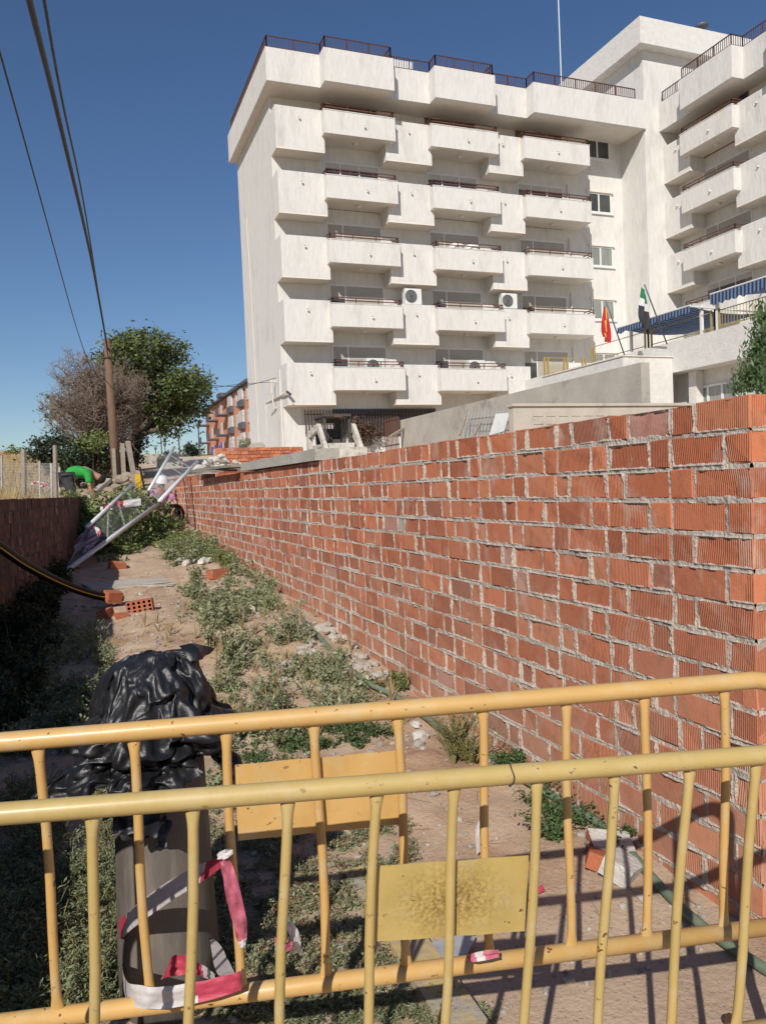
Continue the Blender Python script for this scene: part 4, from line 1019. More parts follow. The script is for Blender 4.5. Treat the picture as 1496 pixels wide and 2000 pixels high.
# ------------------------------------------------------------------ pipes and hoses
def spline(pts, n=8):
    out = []
    P = [pts[0]]+list(pts)+[pts[-1]]
    for i in range(1, len(P)-2):
        for k in range(n):
            t = k/n; a, b, c, d = P[i-1], P[i], P[i+1], P[i+2]
            out.append(.5*((2*b)+(-a+c)*t+(2*a-5*b+4*c-d)*t*t+(-a+3*b-3*c+d)*t**3))
    out.append(P[-2]); return [Vector(p) for p in out]
hp = [gnd(u, v)+Vector((0, 0, .03)) for u, v in [(592, 1218), (630, 1258), (668, 1300), (715, 1340), (770, 1368), (830, 1410)]]
hp += [gnd(u, v)+Vector((0, 0, .022)) for u, v in [(930, 1475), (1060, 1553), (1150, 1605), (1215, 1660), (1275, 1727), (1340, 1795), (1420, 1858), (1530, 1930)]]
mb = MB(); mb.tube(spline(hp, 8), .017, 10)
tag(mb.build('green_hose', M['hose_green'], smooth=True), 'dusty green hose snaking along the foot of the brick wall', 'hose')
pp = [on(-60, 1030, Y=5.9), on(0, 1068, Y=6.35), on(60, 1108, Y=7.0), on(130, 1143, Y=7.6), on(190, 1163, Y=8.0), gnd(238, 1178)+Vector((0, 0, .05))]
mb = MB(); sp = spline(pp, 8); mb.tube(sp, .040, 12)
po = mb.build('black_pipe', M['hose_black'], smooth=True); tag(po, 'black plastic pipe with a yellow stripe sloping down from the left wall', 'pipe')
st_ = []
for k_, p in enumerate(sp):
    t_ = (sp[min(k_+1, len(sp)-1)]-sp[max(k_-1, 0)]).normalized(); c_ = (Vector((0, 0, 1.2))-p).normalized(); n_ = (c_-t_*c_.dot(t_)).normalized(); st_.append(p+n_*.038)
mb = MB(); mb.tube(st_, .0055, 6); mb.build('stripe', M['hose_stripe'], po, True)
p = gnd(348, 1024); mb = MB()
ctr = Vector((p.x-.02, p.y, p.z+.19))
prof = []
for a in [2*math.pi*i/24 for i in range(25)]: prof.append(ctr+Vector((.13*math.cos(a), .03*math.sin(a*2), .17*math.sin(a))))
mb.tube(prof, .03, 8); mb.tube([q+Vector((-.05, .15, 0)) for q in prof], .03, 8)
tag(mb.build('corrugated_pipe', M['hose_black'], smooth=True), 'coiled black pipe ring standing against the far end of the brick wall', 'pipe')
# kerb
a = Vector((.88, 1.0, 0)); kb = MB()
kpts = [gnd(826, 1832), gnd(935, 1998)]
d_ = (kpts[0]-kpts[1]).normalized()
st = kpts[1]-d_*1.1
for i in range(4):
    s0 = st+d_*(i*.5); s1 = s0+d_*.488
    kb.beam((s0.x-.06, s0.y, .012), (s1.x-.06, s1.y, .014), .12, .075)
kb_o = kb.build('kerb', M['kerb']); tag(kb_o, 'worn yellow-painted kerb stones half buried under the barriers', 'kerb')
p = gnd(870, 1872); mb = MB(); n = 20
out = [(p.x+.10*math.cos(t)*(1+.25*math.sin(3*t)), p.y+.055*math.sin(t)*(1+.2*math.cos(2*t))) for t in [2*math.pi*i/n for i in range(n)]]
mb.add([(x, y, gz(x, y)+.026) for x, y in out]+[(x, y, gz(x, y)+.031) for x, y in out], [tuple(range(n))[::-1], tuple(range(n, 2*n))]+[(i, (i+1) % n, n+(i+1) % n, n+i) for i in range(n)])
tag(mb.build('plastic_scrap', M['wire']), 'flat grey scrap of plastic lying by the yellow kerb', 'scrap')
# ------------------------------------------------------------------ bollard and bag
PX, PY = .182, 2.37
pz = gz(PX, PY)-.05
mb = MB()
mb.lathe([(.146, pz), (.143, pz+.2), (.139, .3), (.132, .55), (.127, .72), (.120, .765), (.10, .79), (.05, .80)], 40, 0, (PX, PY, 0))
bo = mb.build('bollard', M['bollard'], smooth=True); tag(bo, 'thick brown-grey plastic bollard with a black bag over its top', 'bollard')
def crumple(p, amp, s=1.0, seed=0):
    q = Vector(p)*s+Vector((seed, seed*.7, seed*1.3))
    q = q+Vector((noise.noise(q*9), noise.noise(q*9+Vector((7, 1, 3))), noise.noise(q*9+Vector((2, 8, 5)))))*.035
    a = noise.voronoi(Vector((q.x*11, q.y*11, q.z*7)))[0]; b = noise.voronoi(Vector((q.x*24, q.y*24, q.z*17)))[0]
    d = -1.5*min(.55, a[1]-a[0])-.7*min(.55, b[1]-b[0])
    d += .8*(1-2.2*abs(noise.noise(Vector((q.x*9, q.y*9, q.z*4)))))+.25*(1-2*abs(noise.noise(q*40)))
    return d*amp
def crease(p):
    q = Vector((p.x*1.0+.02*noise.noise(p*14), p.y, p.z*.6+.3*p.x)); a = noise.voronoi(q*38)[0]; b = noise.voronoi(Vector((q.y, q.z, q.x))*62)[0]
    return -min(.5, a[1]-a[0])*1.5-min(.5, b[1]-b[0])*.8
def bag_sim():
    """a loose plastic bag settled over a lump on the bollard: cloth is run here and its rest shape kept"""
    def coll(name, bm):
        me = bpy.data.meshes.new(name); bm.to_mesh(me); bm.free(); o = bpy.data.objects.new(name, me); col.objects.link(o)
        o.modifiers.new('collision', 'COLLISION'); o.collision.thickness_outer = .006; o.collision.cloth_friction = 30; return o
    bm = bmesh.new(); bmesh.ops.create_icosphere(bm, subdivisions=3, radius=1)
    for v in bm.verts:
        n = v.co.copy(); r = 1+.28*noise.noise(n*2.3+Vector((3, 1, 2))); v.co = Vector((n.x*.140*r, n.y*.125*r, .115*n.z*r))
    core = coll('core', bm)
    bm = bmesh.new(); bmesh.ops.create_cone(bm, cap_ends=True, segments=24, radius1=.135, radius2=.118, depth=.8); bmesh.ops.translate(bm, vec=(0, 0, -.49), verts=bm.verts); stem = coll('stem', bm)
    n = 116; m_ = 56; vs = []; fs = []; prof = []
    for i in range(m_):
        q = i/(m_-1)
        if q < .42: a = q/.42*math.pi*.62; prof.append((.03+.215*math.sin(a), .235*math.cos(a)))
        else:
            t = (q-.42)/.58; r0 = .03+.215*math.sin(math.pi*.62); z0 = .235*math.cos(math.pi*.62); neck = math.exp(-((t-.2)/.15)**2)
            prof.append((r0-.03*neck+.16*t**1.5, z0-.27*t))
    def hem(a):
        d = lambda c, w: math.exp(-((math.atan2(math.sin(a-c), math.cos(a-c)))/w)**2)
        return .30+.62*d(math.pi*1.05, .55)+.70*d(-math.pi/2-.1, .33)+.42*d(-.15, .45)+.2*d(math.pi/2, .8)
    for i, (r, z) in enumerate(prof):
        for j in range(n):
            a = 2*math.pi*j/n; p = Vector((r*math.cos(a), r*math.sin(a), z))
            k = 1.04+.30*noise.noise(p*8)+.22*noise.noise(p*17+Vector((5, 0, 0)))+.10*noise.noise(p*36)
            vs.append((p.x*k*1.08+(.03 if i < 6 else 0), p.y*k, p.z*1.08+.06*noise.noise(p*11+Vector((0, 9, 0)))))
    for i in range(m_-1):
        for j in range(n):
            q = i/(m_-1); a = 2*math.pi*(j+.5)/n
            if q > .42 and (q-.42)/.58 > hem(a)+.06*noise.noise(Vector((j*.3, 0, 0))): continue
            fs.append((i*n+j, i*n+(j+1) % n, (i+1)*n+(j+1) % n, (i+1)*n+j))
    used = sorted({x for f in fs for x in f}); mp = {x: i for i, x in enumerate(used)}
    vs = [vs[x] for x in used]; fs = [tuple(mp[x] for x in f) for f in fs]; ed = []
    row = int((.42+.58*.17)*(m_-1))
    for j in range(n//2):
        u, v = row*n+j, row*n+j+n//2
        if u in mp and v in mp: ed.append((mp[u], mp[v]))
    me = bpy.data.meshes.new('bag'); me.from_pydata(vs, ed, fs); o = bpy.data.objects.new('bag', me); col.objects.link(o)
    cl = o.modifiers.new('cloth', 'CLOTH'); s = cl.settings; s.quality = 6; s.mass = .12; s.tension_stiffness = 25; s.compression_stiffness = 25; s.shear_stiffness = 8; s.bending_stiffness = .08; s.air_damping = 2
    s.use_pressure = True; s.uniform_pressure_force = -.45; s.use_sewing_springs = True; s.sewing_force_max = 6
    c = cl.collision_settings; c.use_collision = True; c.distance_min = .004; c.use_self_collision = True; c.self_distance_min = .003; c.collision_quality = 3
    scn.frame_start = 1; scn.frame_end = 40; cl.point_cache.frame_start = 1; cl.point_cache.frame_end = 40
    for f in range(1, 24): scn.frame_set(f)
    dg = bpy.context.evaluated_depsgraph_get(); m2 = bpy.data.meshes.new_from_object(o.evaluated_get(dg))
    bm = bmesh.new(); bm.from_mesh(m2); bmesh.ops.delete(bm, geom=[e for e in bm.edges if not e.link_faces], context='EDGES')
    bmesh.ops.subdivide_edges(bm, edges=bm.edges, cuts=1, use_grid_fill=True, smooth=.35); bm.to_mesh(m2); bm.free()
    nn = [v.normal.copy() for v in m2.vertices]
    out = [tuple(v.co+q*(crumple(v.co, .0085)+crease(v.co)*.0022)) for v, q in zip(m2.vertices, nn)]
    fa = [tuple(p.vertices) for p in m2.polygons]
    for k in (core, stem, o): bpy.data.objects.remove(k)
    scn.frame_set(1)
    return out, fa
bag = MB()
_v, _f = bag_sim()
def bag_pt(p):
    x, y, z = p; t = min(1, max(0, (-.09-z)/.13)); k = .80+.28*t
    return (PX-.012+x*k, PY-.01+y*k, .918+(z*.84 if z > -.1 else -.084+(z+.1)*.62))
bag.add([bag_pt(p) for p in _v], _f)
def sheet(mb, rows, n=36, amp=.014, seed=1.0, thick=0):
    """crumpled sheet lofted through rows of control points (each a list of Vector)"""
    R_ = [spline(r, 10) for r in rows]
    k = len(R_[0]); cols = [spline([r[j] for r in R_], 10) for j in range(k)]; m_ = len(cols[0])
    vs = []
    for j in range(k):
        for i in range(m_):
            p = cols[j][i]; a = cols[min(j+1, k-1)][i]-cols[max(j-1, 0)][i]; b = cols[j][min(i+1, m_-1)]-cols[j][max(i-1, 0)]
            nn = a.cross(b); nn = nn.normalized() if nn.length > 1e-9 else Vector((0, 0, 1))
            vs.append(p+nn*crumple(p, amp, 1, seed))
    mb.add(vs, [(j*m_+i, (j+1)*m_+i, (j+1)*m_+i+1, j*m_+i+1) for j in range(k-1) for i in range(m_-1)])
D = lambda u, v, d: dep(u, v, d)
# pointed flap at the back right
sheet(bag, [[D(350, 1262, 2.3), D(385, 1256, 2.33), D(421, 1266, 2.38)], [D(360, 1275, 2.28), D(390, 1272, 2.3), D(412, 1277, 2.36)], [D(370, 1292, 2.27), D(388, 1290, 2.28), D(402, 1283, 2.34)]], seed=5, amp=.005)
bag_o = bag.build('bin_bag', M['black_bag'], smooth=True)
_s = bag_o.modifiers.new('smooth', 'SUBSURF'); _s.levels = 1; _s.render_levels = 1
tag(bag_o, 'crumpled shiny black bin bag pulled over the top of the bollard', 'bag')
# ------------------------------------------------------------------ tape
def ribbon(name, pts, ws, cuts, label, group='red and white warning tape tied to the barriers', mats=('tape_white', 'tape_red'), seed=0, amp=.004, cat='tape', sag=0):
    """pts centre line (Vectors), ws width vectors; cuts: fractions where the colour changes"""
    C = spline(pts, 10); Wd = spline(ws, 10); n = len(C); k = 7; vs = []
    for i in range(n):
        for j in range(k):
            s = j/(k-1)-.5; p = C[i]+Wd[i]*s
            c_ = noise.noise(Vector((s*5+seed, i*.17, seed)))*amp+noise.noise(Vector((s*16+seed, i*.05, 3+seed)))*amp*.8
            vs.append(p+Vector((-.3, -1, .3)).normalized()*c_)
    mb = MB(); mb.add(vs, [(i*k+j, (i+1)*k+j, (i+1)*k+j+1, i*k+j+1) for i in range(n-1) for j in range(k-1)])
    mb.m = []
    for i in range(n-1):
        for j in range(k-1):
            s = i/(n-1)+.03*(j/(k-2)-.5); mb.m.append(sum(1 for c in cuts if s > c) % 2)
    o = mb.build(name, [M[m] for m in mats], smooth=True)
    return tag(o, label, cat, group)
V = Vector
ribbon('warning_tape', [D(436, 1678, 1.63), D(400, 1700, 1.72), D(330, 1742, 1.9), D(270, 1785, 2.06), D(238, 1812, 2.2), D(232, 1800, 2.33)], [V((0, 0, .018)), V((.005, 0, .030)), V((.008, 0, .045)), V((.012, 0, .048)), V((.005, 0, .042)), V((0, 0, .04))], [.18, .68], 'tape stretched slantwise from a rear barrier bar to the bollard', mats=('tape_pink', 'tape_white')) if 0 else None
ribbon('warning_tape', [D(438, 1680, 1.63), D(400, 1702, 1.73), D(330, 1742, 1.9), D(270, 1785, 2.05), D(238, 1812, 2.19), D(231, 1800, 2.33)], [V((0, 0, .02)), V((.008, 0, .040)), V((.014, 0, .058)), V((.018, 0, .064)), V((.008, 0, .06)), V((0, 0, .05))], [.0, .20, .74], 'tape stretched slantwise from a rear barrier bar to the bollard', amp=.009)
ribbon('warning_tape', [D(438, 1672, 1.6), D(446, 1700, 1.6), D(456, 1745, 1.6), D(466, 1790, 1.61), D(472, 1826, 1.62), D(474, 1850, 1.62)], [V((.02, 0, 0)), V((.026, .006, 0)), V((.030, 0, 0)), V((.030, -.006, 0)), V((.022, 0, 0)), V((.016, .01, 0))], [.0, .86], 'twisted tape end hanging from the knot on the rear barrier', seed=2, amp=.012, mats=('tape_white', 'tape_pink'))
ribbon('warning_tape', [D(425, 1672, 1.59), D(440, 1668, 1.585), D(456, 1664, 1.59)], [V((0, 0, .012)), V((.004, 0, .02)), V((0, 0, .01))], [], 'white tape knot on a bar of the rear barrier', seed=4, amp=.01)
ribbon('warning_tape', [D(240, 1898, 2.25), D(246, 1930, 1.72), D(274, 1948, 1.585), D(330, 1948, 1.585), D(400, 1935, 1.595), D(462, 1918, 1.605), D(473, 1912, 1.62), D(468, 1908, 1.66)], [V((0, 0, .05)), V((0, 0, .048)), V((0, 0, .046)), V((0, 0, .044)), V((0, 0, .042)), V((0, 0, .040)), V((0, 0, .04)), V((0, 0, .04))], [.52, .81], 'flat band of tape wrapped low round two bars and the bollard', seed=6, amp=.008)
ribbon('warning_tape', [D(322, 1900, 1.95), D(335, 1888, 1.9), D(365, 1884, 1.88), D(395, 1895, 1.8), D(420, 1912, 1.7)], [V((.02, 0, .03)), V((.01, 0, .05)), V((0, 0, .045)), V((0, 0, .03)), V((0, 0, .02))], [.0, .75], 'loose loop of tape bunched above the wrapped band', seed=9, amp=.014)
ribbon('warning_tape', [D(415, 1835, 2.1), D(425, 1860, 1.95), D(436, 1890, 1.75), D(450, 1905, 1.66)], [V((.012, 0, 0)), V((.025, 0, .01)), V((.03, 0, .012)), V((.02, 0, 0))], [], 'white strand of tape running from the bollard to the rear barrier foot bar', seed=11, amp=.01)
ribbon('warning_tape', [D(537, 1842, 1.41), D(555, 1850, 1.40), D(572, 1846, 1.42)], [V((0, 0, .024)), V((0, 0, .016)), V((0, 0, .024))], [0], 'small pink tape scrap knotted on a bar of the nearest barrier', seed=12, amp=.012, mats=('tape_white', 'tape_pink'))
ribbon('warning_tape', [D(562, 1800, 1.44), D(574, 1822, 1.44), D(582, 1850, 1.45), D(590, 1866, 1.47)], [V((.012, 0, 0)), V((.018, 0, 0)), V((.012, 0, 0)), V((.006, 0, 0))], [], 'white torn tape end behind a bar of the nearest barrier', seed=14, amp=.01)
ribbon('warning_tape', [D(912, 1872, 1.66), D(940, 1867, 1.655), D(974, 1862, 1.66)], [V((0, 0, .014)), V((0, 0, .02)), V((0, 0, .015))], [0, .3, .55], 'pink tape tied on the lower tube of the rear barrier', seed=16, amp=.008, mats=('tape_white', 'tape_pink'))
ribbon('warning_tape', [gnd(936, 1680)+V((0, 0, .03)), gnd(936, 1655)+V((0, 0, .05)), gnd(938, 1640)+V((0, 0, .08))], [V((.02, 0, .01)), V((.03, 0, 0)), V((.02, 0, .02))], [], 'white paper-like tape scrap standing on bare soil behind the barriers', seed=18, amp=.01)
ribbon('warning_tape', [gnd(1042, 1752)+V((0, 0, .015)), gnd(1062, 1744)+V((0, 0, .02))], [V((0, .02, .01)), V((0, .015, .015))], [0], 'tiny red tape scrap on the soil right of the front plate', seed=20, amp=.008)
# bunch on the leaning panel
for i, (pts, lab) in enumerate([([D(160, 1072, 10.6), D(158, 1052, 10.7), D(170, 1036, 10.9), D(184, 1042, 10.8), D(182, 1062, 10.6)], 'bunched striped tape on the lower part of the leaning mesh panel, left loop'), ([D(172, 1075, 10.5), D(180, 1060, 10.55), D(178, 1046, 10.7)], 'bunched striped tape on the lower part of the leaning mesh panel, right fold')]):
    ribbon('warning_tape', pts, [V((.16, 0, .10))]*len(pts), [.15, .3, .45, .6, .75, .9], lab, seed=30+i, amp=.05, mats=('tape_white', 'tape_pink'))
ribbon('warning_tape', [D(196, 995, 12.1), D(215, 990, 12.1), D(245, 984, 12.2), D(276, 980, 12.3)], [V((0, 0, .11))]*4, [.12, .3, .42, .62], 'wide striped plastic band hanging on the upper tube of the mesh panel', seed=40, amp=.03)
# ------------------------------------------------------------------ leaning mesh panels
def mesh_panel(q, label, n=34, m_=5, tube=.034):
    r = thing('leaning_mesh_fence', q[0], label, 'mesh fence', 'galvanised mesh panels leaning among the bushes')
    f = MB(); f.tube([q[0], q[1]], tube, 10); f.build('lower_tube', M['galv'], r, True)
    f = MB(); f.tube([q[3], q[2]], tube*.8, 10); f.build('upper_tube', M['galv'], r, True)
    w_ = MB()
    for i in range(n+1): w_.tube([q[0].lerp(q[3], i/n), q[1].lerp(q[2], i/n)], .0028, 3)
    for j in range(m_+1):
        for o in (0, .012): w_.tube([q[0].lerp(q[1], min(1, j/m_+o)), q[3].lerp(q[2], min(1, j/m_+o))], .004, 3)
    w_.build('wire_mesh', M['wire'], r)
    return r
mesh_panel([on(127, 1117, Y=10.5), on(304, 988, Y=13.2), on(262, 944, Y=13.9), on(170, 1030, Y=11.6)], 'lower galvanised mesh panel lying slantwise over the bushes', 17)
mesh_panel([on(312, 979, Y=13.3), on(386, 901, Y=15.3), on(341, 873, Y=15.8), on(290, 960, Y=14.0)], 'upper galvanised mesh panel leaning at the far end of the brick wall', 15)
# ------------------------------------------------------------------ things on the far end of the wall
mb = MB(); a = on(640, 893, X=2.02); b = on(488, 918, X=2.02)
a.z = 1.765; b.z = 1.775
mb.beam(a, b, .22, .10); 
tag(mb.build('concrete_lintel', M['concrete2']), 'long grey concrete lintel lying along the top of the brick wall', 'lintel')
mb = MB(); mb.beam((1.97, 9.9, 1.80), (2.0, 13.3, 1.86), .34, .035); mb.beam((1.93, 10.6, 1.76), (1.84, 13.0, 1.84), .18, .03)
tag(mb.build('wooden_board', M['grey_wood']), 'weathered board lying on the far stretch of the brick wall top', 'board')
# small low brick wall on the lot
mb = MB()
P = lambda s, d, z: (4.1+s, 25.0+d+.05*s, z)
brick_run(mb, P, 0, 2.9, 1.9, 2.85, .2, 0, 0, False); mb.box(4.1, 25.2, 1.6, 7.0, 25.4, 2.83, 1)
tag(mb.build('low_brick_wall', [M['brick'], M['mortar']]), 'short low red brick wall at the foot of the white block', 'wall')
mb = MB(); mb.box(5.25, 25.2, 2.86, 5.75, 25.5, 2.95); mb.box(5.3, 25.2, 2.953, 5.7, 25.45, 3.02)
tag(mb.build('tile_stack', M['concrete2']), 'small stack of pale tiles on the low brick wall', 'tiles')
for i in range(46):
    mb = MB(); s = random.uniform(.07, .2); x = 3.7+random.gauss(0, .45); y = 22.5+random.gauss(0, .5); blob(mb, (x, y, 2.12+max(0, .38-.5*abs(x-3.7))*random.random()), s, i*.9, 1, (1, .8, .6))
    tag(mb.build('masonry_chunk', M['plaster']), 'pale broken masonry chunk in the heap beyond the end of the brick wall', 'rubble', 'pale masonry heap beyond the brick wall')
# concrete blocks on the rise
for i, (x0, x1, y, z0, z1, lab) in enumerate([(3.0, 3.95, 32, 2.35, 2.86, 'lower wide pale concrete block on the earth rise'), (2.85, 4.05, 34, 2.8, 3.15, 'upper pale concrete block on the earth rise behind the wide one')]):
    mb = MB(); mb.box(x0, y, z0-.3, x1, y+1.2, z1); tag(mb.build('concrete_block', M['concrete2']), lab, 'block')
for i, (u, v, s) in enumerate([(238, 935, .22), (250, 930, .18), (262, 938, .2), (246, 945, .15), (228, 950, .14), (270, 925, .16)]):
    q = on(u, v, Y=23.5); mb = MB(); blob(mb, (q.x, 23.5, q.z), s, i*2.3, 2, (1.2, .8, .6)); tag(mb.build('stone', M['stone_dark']), 'stone on the earth bank beside the wooden pole', 'stone', 'stones on the bank by the pole')
# post-and-plank bits by the worker
mb = MB(); mb.beam(on(178, 968, Y=18.6), on(213, 938, Y=21), .12, .1); 0
tag(mb.build('concrete_post', M['concrete2']), 'pale concrete post lying by the base of the wooden pole', 'post')
mb = MB(); mb.beam(on(265, 945, Y=16.5), on(250, 862, Y=16.8), .09, .05)
tag(mb.build('grey_plank', M['grey_wood']), 'grey plank stuck upright behind the yellow plastic board', 'plank')
mb = MB(); mb.tube([on(283, 955, Y=16.8), on(274, 912, Y=16.9)], .02, 6)
tag(mb.build('tool_handle', M['wood']), 'thin brown tool handle behind the yellow plastic board', 'tool')
mb = MB(); y = 15.2
bl_, br_, tl_, tr2 = on(266, 968, Y=y), on(281, 966, Y=y), on(264, 926, Y=y), on(274, 925, Y=y)
vs = [bl_, br_, tr2, tl_]; vs2 = [p+Vector((.02, .12, 0)) for p in vs]
vs2[2] = tr2+Vector((0, .03, 0)); vs2[3] = tl_+Vector((0, .03, 0))
mb.add(vs+vs2, [(0, 1, 2, 3), (7, 6, 5, 4), (0, 4, 5, 1), (1, 5, 6, 2), (2, 6, 7, 3), (3, 7, 4, 0)])
for t_ in (.25, .45, .65):
    a_, b_ = bl_.lerp(tl_, t_), br_.lerp(tr2, t_); mb.beam(a_.lerp(b_, .2)+Vector((0, -.01, 0)), a_.lerp(b_, .8)+Vector((0, -.01, 0)), .02, .05)
tag(mb.build('plastic_board', M['yellow_sign']), 'bright yellow folded plastic board standing among the green bushes', 'board')
# ------------------------------------------------------------------ utility pole and wires
pole = thing('utility_pole', (1.09, 24, 1.6), 'brown wooden utility pole with a short brace, carrying black cables', 'pole')
mb = MB(); mb.tube([(1.10, 24, 1.2), (1.05, 24, 3.6), (1.02, 24, 5.98)], [.135, .12, .095], 12); mb.build('shaft', M['wood'], pole, True)
mb = MB(); mb.box(1.22, 23.9, 1.2, 1.34, 24.02, 3.0); mb.box(.98, 23.82, 1.2, 1.08, 23.88, 2.85); mb.build('brace', M['grey_wood'], pole)
mb = MB(); mb.tube([(1.02, 23.86, 5.72), (1.02, 24.12, 5.72)], .03, 6); mb.tube([(.9, 23.93, 5.45), (1.1, 23.86, 5.45)], .025, 6); mb.build('bracket', M['skid_dark'], pole)
def wire(pts, r, label):
    mb = MB(); mb.tube(spline(pts, 8), r, 6); tag(mb.build('overhead_cable', M['cable'], smooth=True), label, 'cable', 'overhead cables from the wooden pole')
wire([Vector((1.02, 23.9, 5.7)), on(182, 520, Y=15.5), on(120, 250, Y=8.5), on(58, 0, Y=5.6), on(35, -110, Y=4.8)], .024, 'thick black cable rising from the pole to the upper left, left of a close pair')
wire([Vector((1.02, 23.9, 5.5)), on(170, 430, Y=14), on(123, 200, Y=8.5), on(87, 0, Y=6), on(68, -110, Y=5)], .013, 'black cable running from the pole to the upper left, right of the close pair')
wire([on(178, 720, Y=26), on(150, 640, Y=20), on(75, 370, Y=11), on(0, 100, Y=7.3), on(-40, -40, Y=6)], .010, 'thin black cable farthest left, passing in front of the bare tree')
wire([Vector((1.05, 24, 5.45)), on(275, 712, Y=27), on(340, 742, Y=30), on(420, 753, Y=33.5), on(480, 753, Y=35.5), on(540, 738, X=SX-.1)], .014, 'black cable sagging from the pole to the white block')
wire([on(330, 740, Y=33), on(410, 756, Y=34.5), on(470, 750, Y=36), on(536, 746, X=SX-.05)], .010, 'thin second cable joining the corner of the white block')
# ================================================================== PEOPLE
def skin_body(name, joints, bones, m_, parent=None, sub=2, root=0):
    me = bpy.data.meshes.new(name); me.from_pydata([j[0] for j in joints], bones, [])
    o = bpy.data.objects.new(name, me); col.objects.link(o)
    o.modifiers.new('skin', 'SKIN'); sb = o.modifiers.new('sub', 'SUBSURF'); sb.levels = sub; sb.render_levels = sub
    me.skin_vertices  # layer made by the modifier
    if not me.skin_vertices: me.skin_vertices.new() if hasattr(me.skin_vertices, 'new') else None
    for i, j in enumerate(joints):
        me.skin_vertices[0].data[i].radius = (j[1], j[1])
    me.skin_vertices[0].data[root].use_root = True
    dg = bpy.context.evaluated_depsgraph_get(); ev = o.evaluated_get(dg)
    m2 = bpy.data.meshes.new_from_object(ev); m2.name = name
    o.modifiers.clear(); o.data = m2; m2.materials.clear(); m2.materials.append(m_)
    m2.polygons.foreach_set('use_smooth', [True]*len(m2.polygons)); m2.update()
    if parent is not None: attach(o, parent)
    return o
def person(feet, rz, J, label, shirt, trousers, helmet=None):
    """J: joint dictionary in local metres (x right, y forward, z up)"""
    Mx = Matrix.Translation(feet) @ Matrix.Rotation(rz, 4, 'Z')
    W_ = {k: Mx @ Vector(v) for k, v in J.items()}
    r = thing('person', feet, label, 'person')
    def chain(name, seq, m_, extra=[], par=r):
        js = []; bs = []; idx = {}
        for s in seq:
            prev = None
            for (k, rad) in s:
                if k not in idx: idx[k] = len(js); js.append((tuple(W_[k]), rad))
                if prev is not None: bs.append((idx[prev], idx[k]))
                prev = k
        return skin_body(name, js, bs, m_, par)
    body = chain('body', [[('pelvis', .10), ('chest', .12), ('neck', .05), ('headbase', .055), ('head', .085), ('crown', .07)],
        [('neck', .05), ('shL', .052), ('elL', .038), ('wrL', .028), ('haL', .034), ('fiL', .014)], [('neck', .05), ('shR', .052), ('elR', .038), ('wrR', .028), ('haR', .034), ('fiR', .014)],
        [('pelvis', .10), ('hipL', .085), ('knL', .055), ('anL', .042), ('toL', .035)], [('pelvis', .10), ('hipR', .085), ('knR', .055), ('anR', .042), ('toR', .035)]], M['skin'])
    W_['shL2'] = W_['shL'].lerp(W_['elL'], .75); W_['shR2'] = W_['shR'].lerp(W_['elR'], .75)
    chain('shirt', [[('pelvis', .155), ('waist', .15), ('chest', .165), ('neck', .085)], [('chest', .165), ('shL', .085), ('shL2', .068)], [('chest', .165), ('shR', .085), ('shR2', .068)]], shirt)
    chain('trousers', [[('pelvis', .15), ('hipL', .115), ('knL', .085), ('anL', .075)], [('pelvis', .15), ('hipR', .115), ('knR', .085), ('anR', .075)]], trousers)
    for s in 'LR':
        W_['ft'] = W_['an'+s]+(W_['to'+s]-W_['an'+s])*.4; chain('shoe', [[('an'+s, .06), ('ft', .06), ('to'+s, .045)]], M['skid_dark'])
    hd = W_['head']; up = (W_['crown']-W_['headbase']).normalized()
    mb = MB(); bm = bmesh.new(); bmesh.ops.create_uvsphere(bm, u_segments=16, v_segments=10, radius=.118)
    q = up.to_track_quat('Z', 'Y').to_matrix()
    bmesh.ops.delete(bm, geom=[v for v in bm.verts if v.co.z < -.02], context='VERTS'); bm.verts.index_update()
    mb.add([hd+up*.03+q @ v.co for v in bm.verts], [tuple(v.index for v in f.verts) for f in bm.faces]); bm.free()
    if helmet:
        mb.v = [tuple(hd+(Vector(v)-hd)*1.18) for v in mb.v]
        n = 16; ring = [hd+up*.02+q @ Vector((.165*math.cos(2*math.pi*i/n), .165*math.sin(2*math.pi*i/n), 0)) for i in range(n)]
        mb.add(ring+[p+up*.012 for p in ring], [tuple(range(n))[::-1], tuple(range(n, 2*n))]+[(i, (i+1) % n, n+(i+1) % n, n+i) for i in range(n)])
        mb.build('helmet', helmet, r, True)
    else: mb.build('hair', M['hair'], r, True)
    return r
bx = on(138, 962, Y=17.0)
gzv = gz(bx.x, 17.0)
# bending over to the right, hands near the ground
J = dict(pelvis=(0, 0, .80), waist=(.16, 0, .95), chest=(.34, -.02, .96), neck=(.46, -.04, .90), headbase=(.52, -.05, .86), head=(.60, -.07, .80), crown=(.67, -.08, .74),
         shL=(.40, .15, .87), elL=(.46, .17, .60), wrL=(.52, .12, .36), haL=(.54, .10, .28), fiL=(.55, .09, .20), shR=(.40, -.19, .87), elR=(.42, -.24, .60), wrR=(.50, -.22, .35), haR=(.52, -.21, .27), fiR=(.54, -.2, .19),
         hipL=(0, .11, .78), knL=(.10, .13, .42), anL=(.0, .13, .07), toL=(.2, .14, .03), hipR=(0, -.11, .78), knR=(.12, -.13, .42), anR=(.02, -.13, .07), toR=(.22, -.14, .03))
person(Vector((bx.x-.05, 17.0, gzv+.05)), 0.0, J, 'worker in a bright green T-shirt and dark trousers bending down behind the shaded wall', M['green_shirt'], M['trousers'])
hx = on(314, 940, Y=16.9)
g2 = hx.z-1.02
